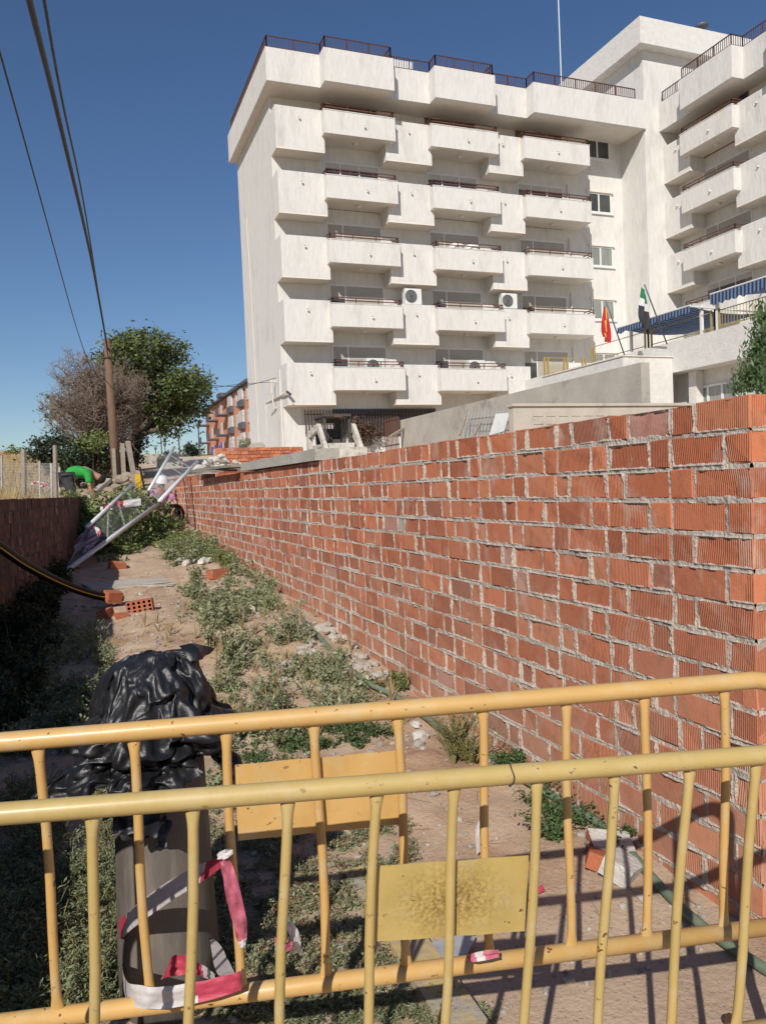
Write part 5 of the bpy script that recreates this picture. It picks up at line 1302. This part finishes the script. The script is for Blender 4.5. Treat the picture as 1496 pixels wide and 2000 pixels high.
# crouching, head towards the viewer
J2 = dict(pelvis=(0, .25, .42), waist=(0, .16, .58), chest=(-.02, .02, .72), neck=(0, -.05, .84), headbase=(0, -.07, .90), head=(0, -.10, .98), crown=(0, -.11, 1.06),
          shL=(.19, .0, .76), elL=(.27, -.16, .54), wrL=(.12, -.32, .38), haL=(.08, -.36, .33), fiL=(.05, -.4, .27), shR=(-.19, .0, .76), elR=(-.27, -.16, .54), wrR=(-.12, -.32, .38), haR=(-.08, -.36, .33), fiR=(-.05, -.4, .27),
          hipL=(.12, .2, .42), knL=(.2, -.2, .48), anL=(.17, .1, .07), toL=(.19, -.1, .03), hipR=(-.12, .2, .42), knR=(-.2, -.2, .48), anR=(-.17, .1, .07), toR=(-.19, -.1, .03))
person(Vector((hx.x, 17.0, g2)), .2, J2, 'worker with a white helmet and purple checked shirt crouching behind the mesh panel', M['purple'], M['trousers'], M['helmet'])
# ================================================================== SKID STEER LOADER
sk = thing('skid_loader', (9.6, 30, 2.3), 'dusty white compact loader with an open dark cab parked by the white block', 'loader')
X0, X1, Y0, z0 = 8.72, 10.55, 29.2, base(30)-.05
mb = MB(); mb.box(X0+.32, Y0+.1, z0+.3, X1-.32, Y0+2.2, z0+.95); mb.box(X0+.1, Y0-.5, z0+.18, X1-.1, Y0+.06, z0+.75); mb.build('body', M['skid_white'], sk)
mb = MB()
for sx in (X0+.42, X1-.42):
    for y in (Y0+.35, Y0+1.55): mb.beam((sx, y, z0+.95), (sx, y+.08, z0+2.0), .08, .1)
mb.box(X0+.36, Y0+.25, z0+2.0, X1-.36, Y0+1.75, z0+2.1)
mb.box(X0+.40, Y0+1.6, z0+.95, X1-.40, Y0+1.66, z0+1.35)
mb.box(X0+.40, Y0+1.58, z0+1.36, X0+.62, Y0+1.66, z0+1.99); mb.box(X1-.62, Y0+1.58, z0+1.36, X1-.40, Y0+1.66, z0+1.99); mb.box(X0+.62, Y0+1.58, z0+1.85, X1-.62, Y0+1.66, z0+1.99)
for i in range(6): mb.box(X0+.40, Y0+.45+i*.18, z0+1.2, X0+.42, Y0+.49+i*.18, z0+1.95)
for i in range(6): mb.box(X1-.42, Y0+.45+i*.18, z0+1.2, X1-.40, Y0+.49+i*.18, z0+1.95)
mb.build('cab_frame', M['skid_dark'], sk)
mb = MB(); mb.box(X0+.62, Y0+.95, z0+.95, X1-.62, Y0+1.4, z0+1.15); mb.box(X0+.65, Y0+1.35, z0+1.15, X1-.65, Y0+1.45, z0+1.6); mb.build('seat', M['rubber'], sk)
for sx in (X0+.2, X1-.2):
    mb = MB(); s = 1 if sx < 9.5 else -1
    mb.beam((sx, Y0+1.9, z0+1.35), (sx, Y0+.5, z0+1.62), .16, .26); mb.beam((sx, Y0+.5, z0+1.62), (sx, Y0-.35, z0+.62), .15, .24); mb.beam((sx, Y0+1.9, z0+.6), (sx, Y0+1.85, z0+1.4), .18, .3)
    mb.beam((sx, Y0-.05, z0+.75), (sx+.05*s, Y0+.4, z0+1.25), .08, .08)
    mb.build('lift_arm', M['skid_white'], sk)
    for y in (Y0+.4, Y0+1.5):
        w_ = MB(); R_ = .4; n = 20
        w_.tube([(sx-.12, y, z0+R_), (sx-.10, y, z0+R_), (sx+.10, y, z0+R_), (sx+.12, y, z0+R_)], [.3, R_, R_, .3], n); w_.build('wheel', M['rubber'], sk, True)
mb = MB(); mb.prism([(Y0-.55, z0+.1), (Y0-.95, z0+.05), (Y0-1.0, z0+.1), (Y0-.62, z0+.2), (Y0-.6, z0+.7), (Y0-.52, z0+.72)], X0+.05, X1-.05, 'X'); mb.build('bucket', M['skid_white'], sk)
mb = MB(); mb.box(X0+.75, Y0+.12, z0+1.95, X1-.75, Y0+.2, z0+2.06); mb.build('work_light', M['rust_metal'], sk)
# ================================================================== STREET BEYOND
fb = thing('brick_flats', (14, 66, 4.5), 'distant orange brick apartment block with white blinds and grey balconies', 'building')
mb = MB(); mb.box(14, 66, 3.5, 26, 91, 10.6); mb.build('wall', M['far_brick'], fb)
mb = MB(); mb.box(13.6, 65.7, 10.62, 26.3, 76.4, 10.85); mb.box(13.6, 78.2, 10.62, 26.3, 91.2, 10.8); mb.box(13.2, 76.41, 10.62, 26.3, 78.19, 11.0); mb.build('roof', M['far_dark'], fb)
for j, y in enumerate([67.2, 69.6, 72.2, 74.8, 77.4, 80.4, 83.4, 86.4, 89.2]):
    for k in range(3):
        z = 5.0+k*1.95
        if j in (1, 3): 
            g = MB(); g.box(13.68, y-1.0, z-.05, 13.99, y+1.0, z+.55); go = g.build('balcony', M['far_dark'], fb)
            g = MB(); g.box(13.78, y-.9, z+.56, 13.97, y+.9, z+1.6); g.build('glazing', M['far_white'], go)
        elif j in (4, 6, 8):
            g = MB(); g.box(13.0, y-.9, z-.05, 13.99, y+.9, z+.08); g.box(13.0, y-.9, z+.081, 13.05, y+.9, z+.65); g.build('balcony', M['far_dark'], fb)
        else:
            g = MB(); g.box(13.93, y-.4, z+.35, 13.99, y+.4, z+1.5); g.build('window', M['far_white'], fb)
mb = MB()
for y in (75, 76, 78.5, 80, 81): mb.box(12.9, y-.25, 5.1, 12.96, y+.25, 6.0+random.uniform(-.2, .2))
tag(mb.build('laundry', M['blue_cloth']), 'blue laundry hanging outside the distant brick flats', 'laundry')
# second, plain low building far left behind the field and a pale one beyond the street
hb = thing('far_houses', (-10, 130, 5), 'low pale houses on the skyline at the far left', 'building')
mb = MB()
mb.box(-16, 130, 4, -8.4, 138, 8.2); mb.box(-8.2, 131, 4, -4.4, 139, 7.9); mb.build('wall', M['beige'], hb)
mb = MB(); mb.prism([(129.6, 8.25), (138.4, 8.25), (134, 9.1)], -16.3, -8.1, 'X'); mb.build('roof', M['far_brick'], hb)
hb2 = MB(); hb2.box(8.3, 115, 4, 15, 120, 6.9); hb2.box(7.9, 114.5, 6.903, 15.4, 120.4, 7.2)
tag(hb2.build('far_house', M['beige']), 'small pale house at the end of the street between the lamps', 'building')
# street lamps
lp = thing('street_lamp', (0, 0, 0), 'street lamp', 'street lamp', 'row of street lamps')
mb = MB(); mb.tube([(0, 0, -.6), (0, 0, 2.1), (0, 0, 2.35)], [.065, .05, .05], 8); mb.build('pole', M['lamp_metal'], lp, True)
mb = MB(); mb.lathe([(.05, 2.3), (.16, 2.55), (.17, 2.68)], 12); mb.build('lantern', M['lamp_metal'], lp, True)
mb = MB(); mb.lathe([(.36, 2.82), (.38, 2.86), (.05, 2.92)], 14); mb.tube([(0, 0, 2.6), (0, 0, 2.84)], .025, 5); mb.build('shade', M['lamp_metal'], lp, True)
labs = ['tallest and nearest street lamp beside the brick flats', 'second street lamp from the right, rising behind the mesh panel', 'third street lamp from the right beyond the earth rise', 'fourth street lamp from the right beyond the earth rise', 'smallest farthest street lamp near the big tree trunk']
for i, ((u, vt, vb), Y) in enumerate(zip([(387, 820, 897), (349, 844, 906), (322, 861, 900), (304, 870, 900), (287, 881, 900)], [56, 66, 84, 98, 118])):
    o = lp if i == 0 else copy_tree(lp)
    q = on(u, vt, Y=Y); o.location = (q.x, Y, q.z-2.92); o['label'] = labs[i]
mb = MB(); q = on(313, 820, Y=75); mb.tube([(q.x, 75, 4), (q.x, 75, q.z)], .06, 6); tag(mb.build('mast', M['lamp_metal']), 'thin tall grey mast behind the small street lamps', 'mast')
# parked things in the street: a yellow skip and pale van
vn = thing('yellow_skip', (9.9, 60, 4.2), 'small yellow skip in the street by the brick flats', 'skip')
mb = MB(); q = on(405, 885, Y=58); mb.prism([(q.x-.45, q.z-.9), (q.x+.35, q.z-.9), (q.x+.5, q.z-.15), (q.x-.55, q.z-.15)], 58, 59, 'Y'); mb.build('tub', M['yellow_sign'], vn)
mb = MB(); mb.box(q.x-.6, 57.96, q.z-.147, q.x+.55, 59.04, q.z-.09); mb.build('rim', M['skid_dark'], vn)
# road strip
# ================================================================== TREES
def limb(mb, a, b, r0, r1, wob=.12, n=6, k=8, seed=0):
    a = Vector(a); b = Vector(b); L = (b-a).length; pts = []
    for i in range(n+1):
        t = i/n; p = a.lerp(b, t); w = math.sin(math.pi*t)*wob*L
        pts.append(p+Vector((noise.noise(Vector((t*2, seed, 1))), noise.noise(Vector((t*2, seed, 5))), noise.noise(Vector((t*2, seed, 9)))*.5))*w)
    mb.tube(pts, [r0+(r1-r0)*i/n for i in range(n+1)], k); return pts
def tree(name, basep, fork, blobs, trunk_r, leaf, per, clumps, leaf_mat, label, clump_s=.28, limbs=True, cat='tree', gap=.0, bark='bark', fill=.8, grp=None):
    r = thing(name, basep, label, cat, grp)
    t = MB(); bp = Vector(basep); fk = Vector(fork)
    limb(t, bp-Vector((0, 0, .3)), fk, trunk_r, trunk_r*.7, .06, seed=len(label))
    for i, (c, rad) in enumerate(blobs):
        limb(t, fk, Vector(c), trunk_r*.36, trunk_r*.08, .1, seed=i*3.3)
        for j in range(4):
            d = Vector((random.gauss(0, 1), random.gauss(0, 1), random.gauss(0, 1))).normalized()
            limb(t, Vector(c).lerp(fk, .25), Vector(c)+d*rad*.8, trunk_r*.14, trunk_r*.03, .1, 4, 5, seed=i+j*7.1)
    t.build('trunk', M[bark], r, True)
    cr = MB()
    for i, (c, rad) in enumerate(blobs):
        n = max(6, int(clumps*rad*rad))
        d = RNG.normal(0, 1, (n, 3)); d /= np.linalg.norm(d, axis=1)[:, None]
        rr = RNG.uniform(0, 1, (n, 1))**.42
        C = np.array(c)+d*rr*rad*np.array([1, 1, .88])
        keep = np.array([noise.noise(Vector(p)*(.9/max(.35, rad*.55))+Vector((i, 0, 0))) > -.18+gap for p in C])
        C = C[keep] if keep.sum() > 4 else C
        cr.quads(leafquads(C, leaf, per, clump_s*np.array([1, 1, .55])))
    cr.build('crown', M[leaf_mat], r)
    return r
def pix(u, v, Y): p = on(u, v, Y=Y); return (p.x, Y, p.z)
Y = 31
B = [(265, 690, 36), (300, 668, 26), (335, 690, 34), (250, 740, 40), (310, 735, 48), (355, 755, 40), (290, 790, 42), (340, 800, 36), (385, 745, 22), (378, 790, 26), (225, 700, 28), (330, 836, 22), (300, 832, 20), (365, 822, 16), (395, 763, 13), (275, 655, 14), (235, 665, 18)]
blobs = [(pix(u, v, Y+((i*37) % 5-2)*.5), r/1540*Y) for i, (u, v, r) in enumerate(B)]
tree('broadleaf_tree', pix(240, 935, Y), pix(268, 850, Y), blobs, .34, .17, 26, 120, 'leaf_tree', 'large green broadleaf tree standing behind the bare shrub tree and the pole', .26, gap=.04)
# left part of foliage behind the bare tree
B = [(130, 790, 30), (165, 760, 40), (120, 830, 24), (190, 720, 24), (110, 800, 14)]
tree('broadleaf_tree', pix(165, 935, 33), pix(165, 850, 33), [(pix(u, v, 33), r/1540*33) for u, v, r in B], .2, .19, 15, 30, 'leaf_tree', 'thin green tree seen through the twigs of the bare tree on the left', .26, gap=.06)
# bare dry tree
def bare_tree():
    basep = Vector(pix(215, 925, 27)); r = thing('bare_tree', basep, 'leafless grey-brown bushy tree with dense fine twigs left of the pole', 'tree')
    tr = MB(); tw = MB(); cnt = 0
    tips = []
    for i in range(26):
        u = random.uniform(112, 262); v = random.uniform(715, 830)
        du = (u-190)/85
        v = max(v, 705+60*abs(du)**2+random.uniform(0, 25))
        tip = Vector(pix(u, v, 27+random.uniform(-1.3, 1.3)))
        st = basep+Vector((random.gauss(0, .25), random.gauss(0, .25), random.uniform(0, .7)))
        pts = limb(tr, st, tip, random.uniform(.035, .06), .012, .10, 8, 5, seed=i*2.7)
        for k in range(3, 9):
            for q in range(5):
                p = pts[k]; dirv = (tip-st).normalized()*.7+Vector((random.gauss(0, .5), random.gauss(0, .5), random.gauss(.15, .4)))
                e = p+dirv.normalized()*random.uniform(.35, .9)
                tw.tube([p, p.lerp(e, .5)+Vector((random.gauss(0, .05), 0, random.gauss(0, .05))), e], [.012, .009, .006], 3, cap=False)
                for z in range(6):
                    b0 = p.lerp(e, random.uniform(.25, 1)); e2 = b0+(dirv.normalized()*.6+Vector((random.gauss(0, .6), random.gauss(0, .6), random.gauss(.1, .5)))).normalized()*random.uniform(.15, .5)
                    tw.tube([b0, e2], [.008, .005], 3, cap=False)
                    for y in range(2):
                        b1 = b0.lerp(e2, random.uniform(.3, 1)); e3 = b1+Vector((random.gauss(0, .13), random.gauss(0, .13), random.gauss(.05, .13))); tw.tube([b1, e3], [.006, .004], 3, cap=False)
    tr.build('trunk', M['twig'], r, True); tw.build('twigs', M['twig'], r)
bare_tree()
# dark shrubs at the foot of the trees
for i, (B, Y, lab, m_) in enumerate([
    ([(90, 880, 30), (120, 865, 26), (75, 895, 18), (110, 900, 24)], 27, 'dark green shrub at the edge of the straw field', 'leaf_dark'),
    ([(150, 890, 34), (185, 880, 30), (165, 915, 30), (200, 905, 26), (140, 920, 22), (190, 930, 24)], 25.5, 'dense dark bush left of the foot of the wooden pole', 'leaf_dark'),
    ([(180, 862, 20), (165, 870, 16), (195, 858, 16)], 25.2, 'lighter green top of a bush left of the wooden pole', 'leaf_bush'),
    ([(262, 870, 24), (255, 895, 22), (270, 850, 14), (245, 905, 18)], 29, 'dark shrub round the trunk right of the wooden pole', 'leaf_dark')]):
    bl = [(pix(u, v, Y+((k*3) % 4-1.5)*.3), r/1540*Y) for k, (u, v, r) in enumerate(B)]
    tree('shrub', pix(B[0][0], 945, Y), pix(B[0][0]+5, 925, Y), bl, .08, .11, 24, 190, m_, lab, .14, cat='shrub')
for i, (B, Y, lab) in enumerate([([(375, 875, 16), (365, 888, 14), (385, 884, 12)], 62, 'round distant tree left of the nearest street lamp'), ([(330, 893, 13), (318, 897, 10), (342, 896, 9)], 85, 'small distant tree between the far street lamps'), ([(27, 882, 9), (20, 890, 9), (35, 890, 8)], 70, 'small green tree on the skyline of the straw field'), ([(5, 896, 10), (-15, 895, 14)], 75, 'low green bush at the left edge of the skyline')]):
    bl = [(pix(u, v, Y), r/1540*Y) for u, v, r in B]
    tree('far_tree', pix(B[0][0], 905, Y), pix(B[0][0], 898, Y), bl, .12, .28, 14, 60, 'leaf_dark' if i < 2 else 'leaf_bush', lab, .3)
bl = [(pix(488, 862, 55), .5), (pix(480, 868, 55), .35)]
tree('potted_shrub', pix(486, 886, 55), pix(486, 876, 55), bl, .05, .2, 12, 90, 'leaf_bush', 'small bright shrub at the corner between the white block and the brick flats', .2, cat='shrub')
# tree leaning in on the right
Y = 11
def narrow_tree():
    r = thing('narrow_leaf_tree', (11.6, Y, 1.6), 'green tree with long narrow leaves reaching in at the right edge', 'tree')
    t = MB(); fk = Vector((11.9, Y, 3.6)); limb(t, (12.1, Y, 1.4), fk, .13, .1)
    tips = [(1492, 610), (1480, 660), (1470, 690), (1485, 720), (1455, 745), (1475, 755), (1440, 757), (1500, 600), (1510, 640), (1500, 690), (1520, 720), (1505, 745), (1490, 760), (1545, 620), (1560, 680), (1590, 640)]
    C = []
    for i, (u, v) in enumerate(tips):
        e = on(u, v, Y=Y+random.uniform(-.5, .5)); pts = limb(t, fk, e, .04, .006, .12, 8, 5, seed=i*1.9)
        for k in range(4, 9):
            for q in range(7): C.append(np.array(pts[k])+RNG.normal(0, .10, 3))
    t.build('trunk', M['bark'], r, True)
    C = np.array(C); L = MB(); n = 7; K = len(C)
    ctr = np.repeat(C, n, 0)+RNG.normal(0, .06, (K*n, 3)); d = RNG.normal(0, .5, (K*n, 3)); d[:, 2] -= .9; d /= np.linalg.norm(d, axis=1)[:, None]
    sd = np.cross(d, RNG.normal(0, 1, (K*n, 3))); sd /= np.linalg.norm(sd, axis=1)[:, None]; s = RNG.uniform(.09, .16, (K*n, 1))
    L.quads(np.stack([ctr-d*s*.5, ctr+sd*s*.13, ctr+d*s*.5, ctr-sd*s*.13], 1)); L.build('crown', M['leaf_green'], r)
narrow_tree()
# ================================================================== FIELD FENCE
def fpost(u, vt, vb, Y, r, lab, m_='concrete2'):
    a = on(u, vb, Y=Y); b = on(u+(0), vt, Y=Y); mb = MB(); a.z = gz(a.x, Y)-.2
    mb.tube([a, b], r, 6); tag(mb.build('fence_post', M[m_]), lab, 'post', 'posts along the straw field')
fpost(47, 878, 972, 21, .07, 'thick wooden fence post with a wide top at the left edge of the field', 'grey_wood')
fpost(108, 870, 970, 17.6, .045, 'tall pale fence post nearest the bending worker', 'grey_wood')
fpost(78, 900, 970, 20, .025, 'thin grey fence post left of centre in the field fence', 'concrete')
fpost(101, 905, 970, 18.5, .03, 'short grey fence post just left of the tall pale post', 'concrete')
fpost(117, 912, 970, 18, .025, 'short thin fence post just right of the tall pale post', 'concrete')
fpost(4, 890, 972, 23, .03, 'thin fence post at the left picture edge', 'concrete')
mb = MB()
pts = [on(u, 905, Y=y) for u, y in [(0, 23), (47, 21), (78, 20), (101, 18.5), (117, 18)]]
for a, b in zip(pts[:-1], pts[1:]):
    for k in range(14):
        za = gz(a.x, a.y)+.05; zb = gz(b.x, b.y)+.05; t = k/13
        mb.tube([(a.x, a.y, za+(a.z-za)*t), (b.x, b.y, zb+(b.z-zb)*t)], .0025, 3)
    for k in range(16):
        p = a.lerp(b, k/16); mb.tube([(p.x, p.y, gz(p.x, p.y)), (p.x, p.y, p.z)], .0025, 3)
tag(mb.build('wire_fence', M['wire']), 'thin wire netting strung between the field posts', 'fence')
for i, (u, v) in enumerate([(62, 945), (80, 950)]):
    q = on(u, v, Y=19.5); ribbon('warning_tape', [q, q+V((.15, 0, .03)), q+V((.35, 0, -.02)), q+V((.5, 0, .04))], [V((0, 0, .05))]*4, [.1, .3, .5, .75], ['striped tape sagging on the field fence, left strand', 'striped tape sagging on the field fence, right strand'][i], seed=60+i, amp=.05, mats=('tape_white', 'tape_pink'))
# dry grass of the field
mb = MB()
n = 16000
X = RNG.uniform(-14, .2, n); Yv = 19+RNG.uniform(0, 1, n)**1.5*45
ok = X > -.115*Yv-1; X, Yv = X[ok], Yv[ok]
ok2 = ~((X > -.02*Yv+.2)); X, Yv = X[ok2], Yv[ok2]
Zv = np.array([gz(float(a), float(b)) for a, b in zip(X, Yv)])
h = RNG.uniform(.12, .45, len(X)); w_ = .012+.0009*Yv; dx = RNG.normal(0, .12, len(X))
q = np.stack([np.stack([X-w_, Yv, Zv-.02], 1), np.stack([X+w_, Yv, Zv-.02], 1), np.stack([X+dx+w_*.2, Yv+dx*.3, Zv+h], 1), np.stack([X+dx-w_*.2, Yv+dx*.3, Zv+h], 1)], 1)
mb.quads(q); tag(mb.build('dry_grass', M['dry_grass']), kind='stuff')
# ================================================================== WEEDS
def plant_into(mb, p, h, spread, nst, leaf, nl, stem_mi=1, leaf_mi=0, droop=.2, asp=.5):
    p = Vector(p); C = []
    for s in range(nst):
        a = random.uniform(0, 2*math.pi); out = spread*random.uniform(.3, 1); hh = h*random.uniform(.6, 1.1)
        pts = []
        for i in range(5):
            t = i/4; pts.append(p+Vector((math.cos(a)*out*t**1.2, math.sin(a)*out*t**1.2, hh*(t-droop*t*t))))
        mb.tube(pts, [.004*h/.2, .0035*h/.2, .003*h/.2, .002*h/.2, .001], 3, stem_mi, cap=False)
        for k in range(nl):
            t = random.uniform(.15, 1)*4; i = min(3, int(t)); C.append(np.array(pts[i].lerp(pts[i+1], t-i))+RNG.normal(0, leaf*.45, 3))
    mb.quads(leafquads(np.array(C), leaf, 2, leaf*.3, up=.5, aspect=asp), leaf_mi)
def in_poly(u, v, P_):
    c = False; j = len(P_)-1
    for i in range(len(P_)):
        if (P_[i][1] > v) != (P_[j][1] > v) and u < (P_[j][0]-P_[i][0])*(v-P_[i][1])/(P_[j][1]-P_[i][1])+P_[i][0]: c = not c
        j = i
    return c
def patch(P_, n, h, spread, nst, leaf, nl, mats_, asp=.5, droop=.25):
    mb = MB(); us = [p[0] for p in P_]; vs_ = [p[1] for p in P_]; c = 0; it = 0
    while c < n and it < n*20:
        it += 1
        u = random.uniform(min(us), max(us)); v = random.uniform(min(vs_), max(vs_))
        if not in_poly(u, v, P_): continue
        if noise.noise(Vector((u*.018, v*.03, 2)))+.5*noise.noise(Vector((u*.06, v*.09, 7))) < random.uniform(-.45, .12): continue
        p = gnd(u, v, 25)
        if p.x < lw(p.y)+.14 or p.x > 1.9: continue
        p.z = gz(p.x, p.y)-.01
        plant_into(mb, p, h*random.uniform(.35, 1.5), spread*random.uniform(.6, 1.3), nst, leaf*random.uniform(.75, 1.2), nl, asp=asp, droop=droop); c += 1
    return mb
W1 = patch([(415, 1290), (520, 1225), (640, 1260), (690, 1330), (740, 1390), (640, 1445), (480, 1470), (430, 1430)], 125, .17, .13, 5, .026, 9, None)
tag(W1.build('weeds', [M['leaf_weed'], M['leaf_weed']]), kind='stuff')
W2 = patch([(300, 1020), (420, 1040), (520, 1110), (540, 1190), (430, 1235), (350, 1210), (380, 1130), (300, 1080)], 130, .2, .18, 5, .042, 8, None)
tag(W2.build('weeds', [M['leaf_weed'], M['leaf_weed']]), kind='stuff')
W3 = patch([(280, 1040), (400, 1010), (470, 1090), (430, 1130), (330, 1090)], 90, .16, .2, 6, .04, 8, None)
tag(W3.build('grass', [M['leaf_bush'], M['leaf_olive']]), kind='stuff')
W4 = patch([(0, 1560), (150, 1500), (235, 1560), (240, 1990), (-40, 1990)], 420, .12, .09, 6, .018, 8, None, asp=.3)
tag(W4.build('weeds', [M['leaf_weed'], M['leaf_olive']]), kind='stuff')
W5 = patch([(395, 1560), (600, 1620), (820, 1590), (800, 1700), (830, 1850), (700, 1990), (400, 1990)], 560, .05, .06, 6, .013, 9, None, asp=.45)
tag(W5.build('ground_cover', [M['leaf_weed'], M['red_stem']]), kind='stuff')
W6 = patch([(410, 1440), (600, 1420), (720, 1405), (760, 1440), (480, 1540), (430, 1570)], 65, .10, .09, 6, .022, 9, None)
tag(W6.build('weeds', [M['leaf_green'], M['leaf_weed']]), kind='stuff')
W9 = patch([(270, 1230), (420, 1180), (560, 1180), (700, 1240), (800, 1420), (700, 1450), (420, 1480), (400, 1300)], 150, .16, .07, 7, .012, 4, None, asp=.15)
tag(W9.build('dry_grass', [M['leaf_olive'], M['dry_grass']]), kind='stuff')
W10 = patch([(-20, 1235), (60, 1120), (100, 1085), (128, 1140), (110, 1190), (40, 1300)], 110, .36, .2, 6, .05, 10, None)
tag(W10.build('weeds', [M['leaf_dark'], M['leaf_dark']]), kind='stuff')
W7 = patch([(480, 1990), (900, 1930), (960, 1999), (500, 2030)], 60, .06, .06, 7, .018, 6, None, asp=.2)
tag(W7.build('grass', [M['leaf_weed'], M['leaf_olive']]), kind='stuff')
W8 = patch([(0, 1220), (200, 1220), (260, 1400), (130, 1480), (0, 1480)], 260, .15, .12, 5, .024, 8, None)
tag(W8.build('weeds', [M['leaf_weed'], M['leaf_weed']]), kind='stuff')
# straw and dry stalks on the soil
mb = MB()
for i in range(900):
    X = random.uniform(-1, 1.9); Yy = 1.9+7*random.random()**1.4
    if X < lw(Yy)+.15 or (X > 1.1 and random.random() < .7): continue
    a = random.uniform(0, math.pi); L_ = random.uniform(.03, .12); z = gz(X, Yy)+.006
    mb.tube([(X, Yy, z), (X+L_*math.cos(a), Yy+L_*math.sin(a), gz(X+L_*math.cos(a), Yy+L_*math.sin(a))+.012)], .0012+.0008*(Yy > 4), 3, cap=False)
tag(mb.build('dry_stalks', M['dry_grass']), kind='stuff')
# single plants one can point at
def plant(u, v, h, spread, nst, leaf, nl, lm, label, sm=None, asp=.5, droop=.2, cl=1, cs=0):
    p = gnd(u, v); mb = MB()
    for k in range(cl):
        x, y = p.x+random.gauss(0, cs), p.y+random.gauss(0, cs); plant_into(mb, (min(x, 1.88), y, gz(x, y)-.01), h*random.uniform(.7, 1.15), spread, nst, leaf, nl, asp=asp, droop=droop)
    tag(mb.build('plant', [M[lm], M[sm or lm]]), label, 'plant')
plant(905, 1490, .32, .17, 12, .013, 24, 'leaf_olive', 'dry olive-yellow shrub at the foot of the wall behind the rails', asp=.4, cl=5, cs=.06)
plant(1010, 1500, .14, .12, 10, .022, 14, 'leaf_green', 'low bright green plant right of the olive shrub', cl=3, cs=.06)
plant(1070, 1610, .15, .15, 12, .021, 16, 'leaf_green', 'spreading bright green plant with the green hose running through it', cl=6, cs=.11)
plant(795, 1345, .18, .08, 10, .02, 14, 'leaf_bush', 'small upright green plant against the wall below the rubble', cl=2, cs=.02)
plant(750, 1345, .10, .12, 8, .02, 10, 'leaf_olive', 'low faded plant beside the upright one below the rubble', cl=2, cs=.02)
plant(455, 1300, .48, .14, 7, .045, 10, 'leaf_weed', 'tall grey-green weed rising behind the black bag', droop=.1)
plant(410, 1265, .36, .12, 6, .04, 10, 'leaf_weed', 'upright grey-green weed just right of the perforated brick', droop=.1)
plant(560, 1250, .34, .16, 8, .03, 10, 'leaf_weed', 'bushy weed between the earth heap and the rubble', droop=.15, cl=2, cs=.08)
plant(415, 1560, .16, .07, 6, .032, 7, 'leaf_weed', 'round-leaved weed right of the bollard', asp=.9)
plant(210, 1640, .2, .1, 6, .018, 8, 'leaf_weed', 'thin weed left of the bollard', asp=.3)
plant(160, 1720, .16, .14, 9, .016, 10, 'leaf_weed', 'feathery weed lit between the bars left of the bollard', asp=.3, cl=3, cs=.06)
plant(515, 1205, .3, .2, 5, .02, 6, 'leaf_bush', 'sparse twiggy plant on the earth heap by the wall', droop=.1)
# bushes round the leaning panel
for i, (B, lab, m_) in enumerate([
    ([(168, 995, 13.2, .40), (150, 1015, 12.9, .34), (190, 1025, 12.9, .34), (165, 1060, 12.4, .26), (210, 1062, 12.3, .28)], 'yellow-green bush at the end of the shaded wall, left of the mesh panel', 'leaf_bush'),
    ([(232, 1005, 13.2, .40), (258, 985, 14.0, .36), (283, 1000, 14.2, .36), (206, 1038, 12.6, .36), (248, 1042, 12.9, .40), (290, 1035, 13.7, .32), (225, 1072, 12.2, .30)], 'bright leafy bush growing up through the mesh panel', 'leaf_bush'),
    ([(258, 1062, 12.6, .26), (290, 1045, 13.2, .28), (245, 1090, 11.9, .22), (315, 1030, 13.9, .22), (222, 1100, 11.4, .17)], 'darker leafy bush under the mesh panel', 'leaf_green')]):
    bl = []
    for (u, v, y, r) in B: bl.append((pix(u, v, y), r))
    b0 = B[0]; gp = (bl[0][0][0], b0[2], gz(bl[0][0][0], b0[2]))
    tree('bush', gp, (gp[0], gp[1], gp[2]+.25), bl, .03, .075, 14, 620, m_, lab, .10, cat='bush', gap=-.06)
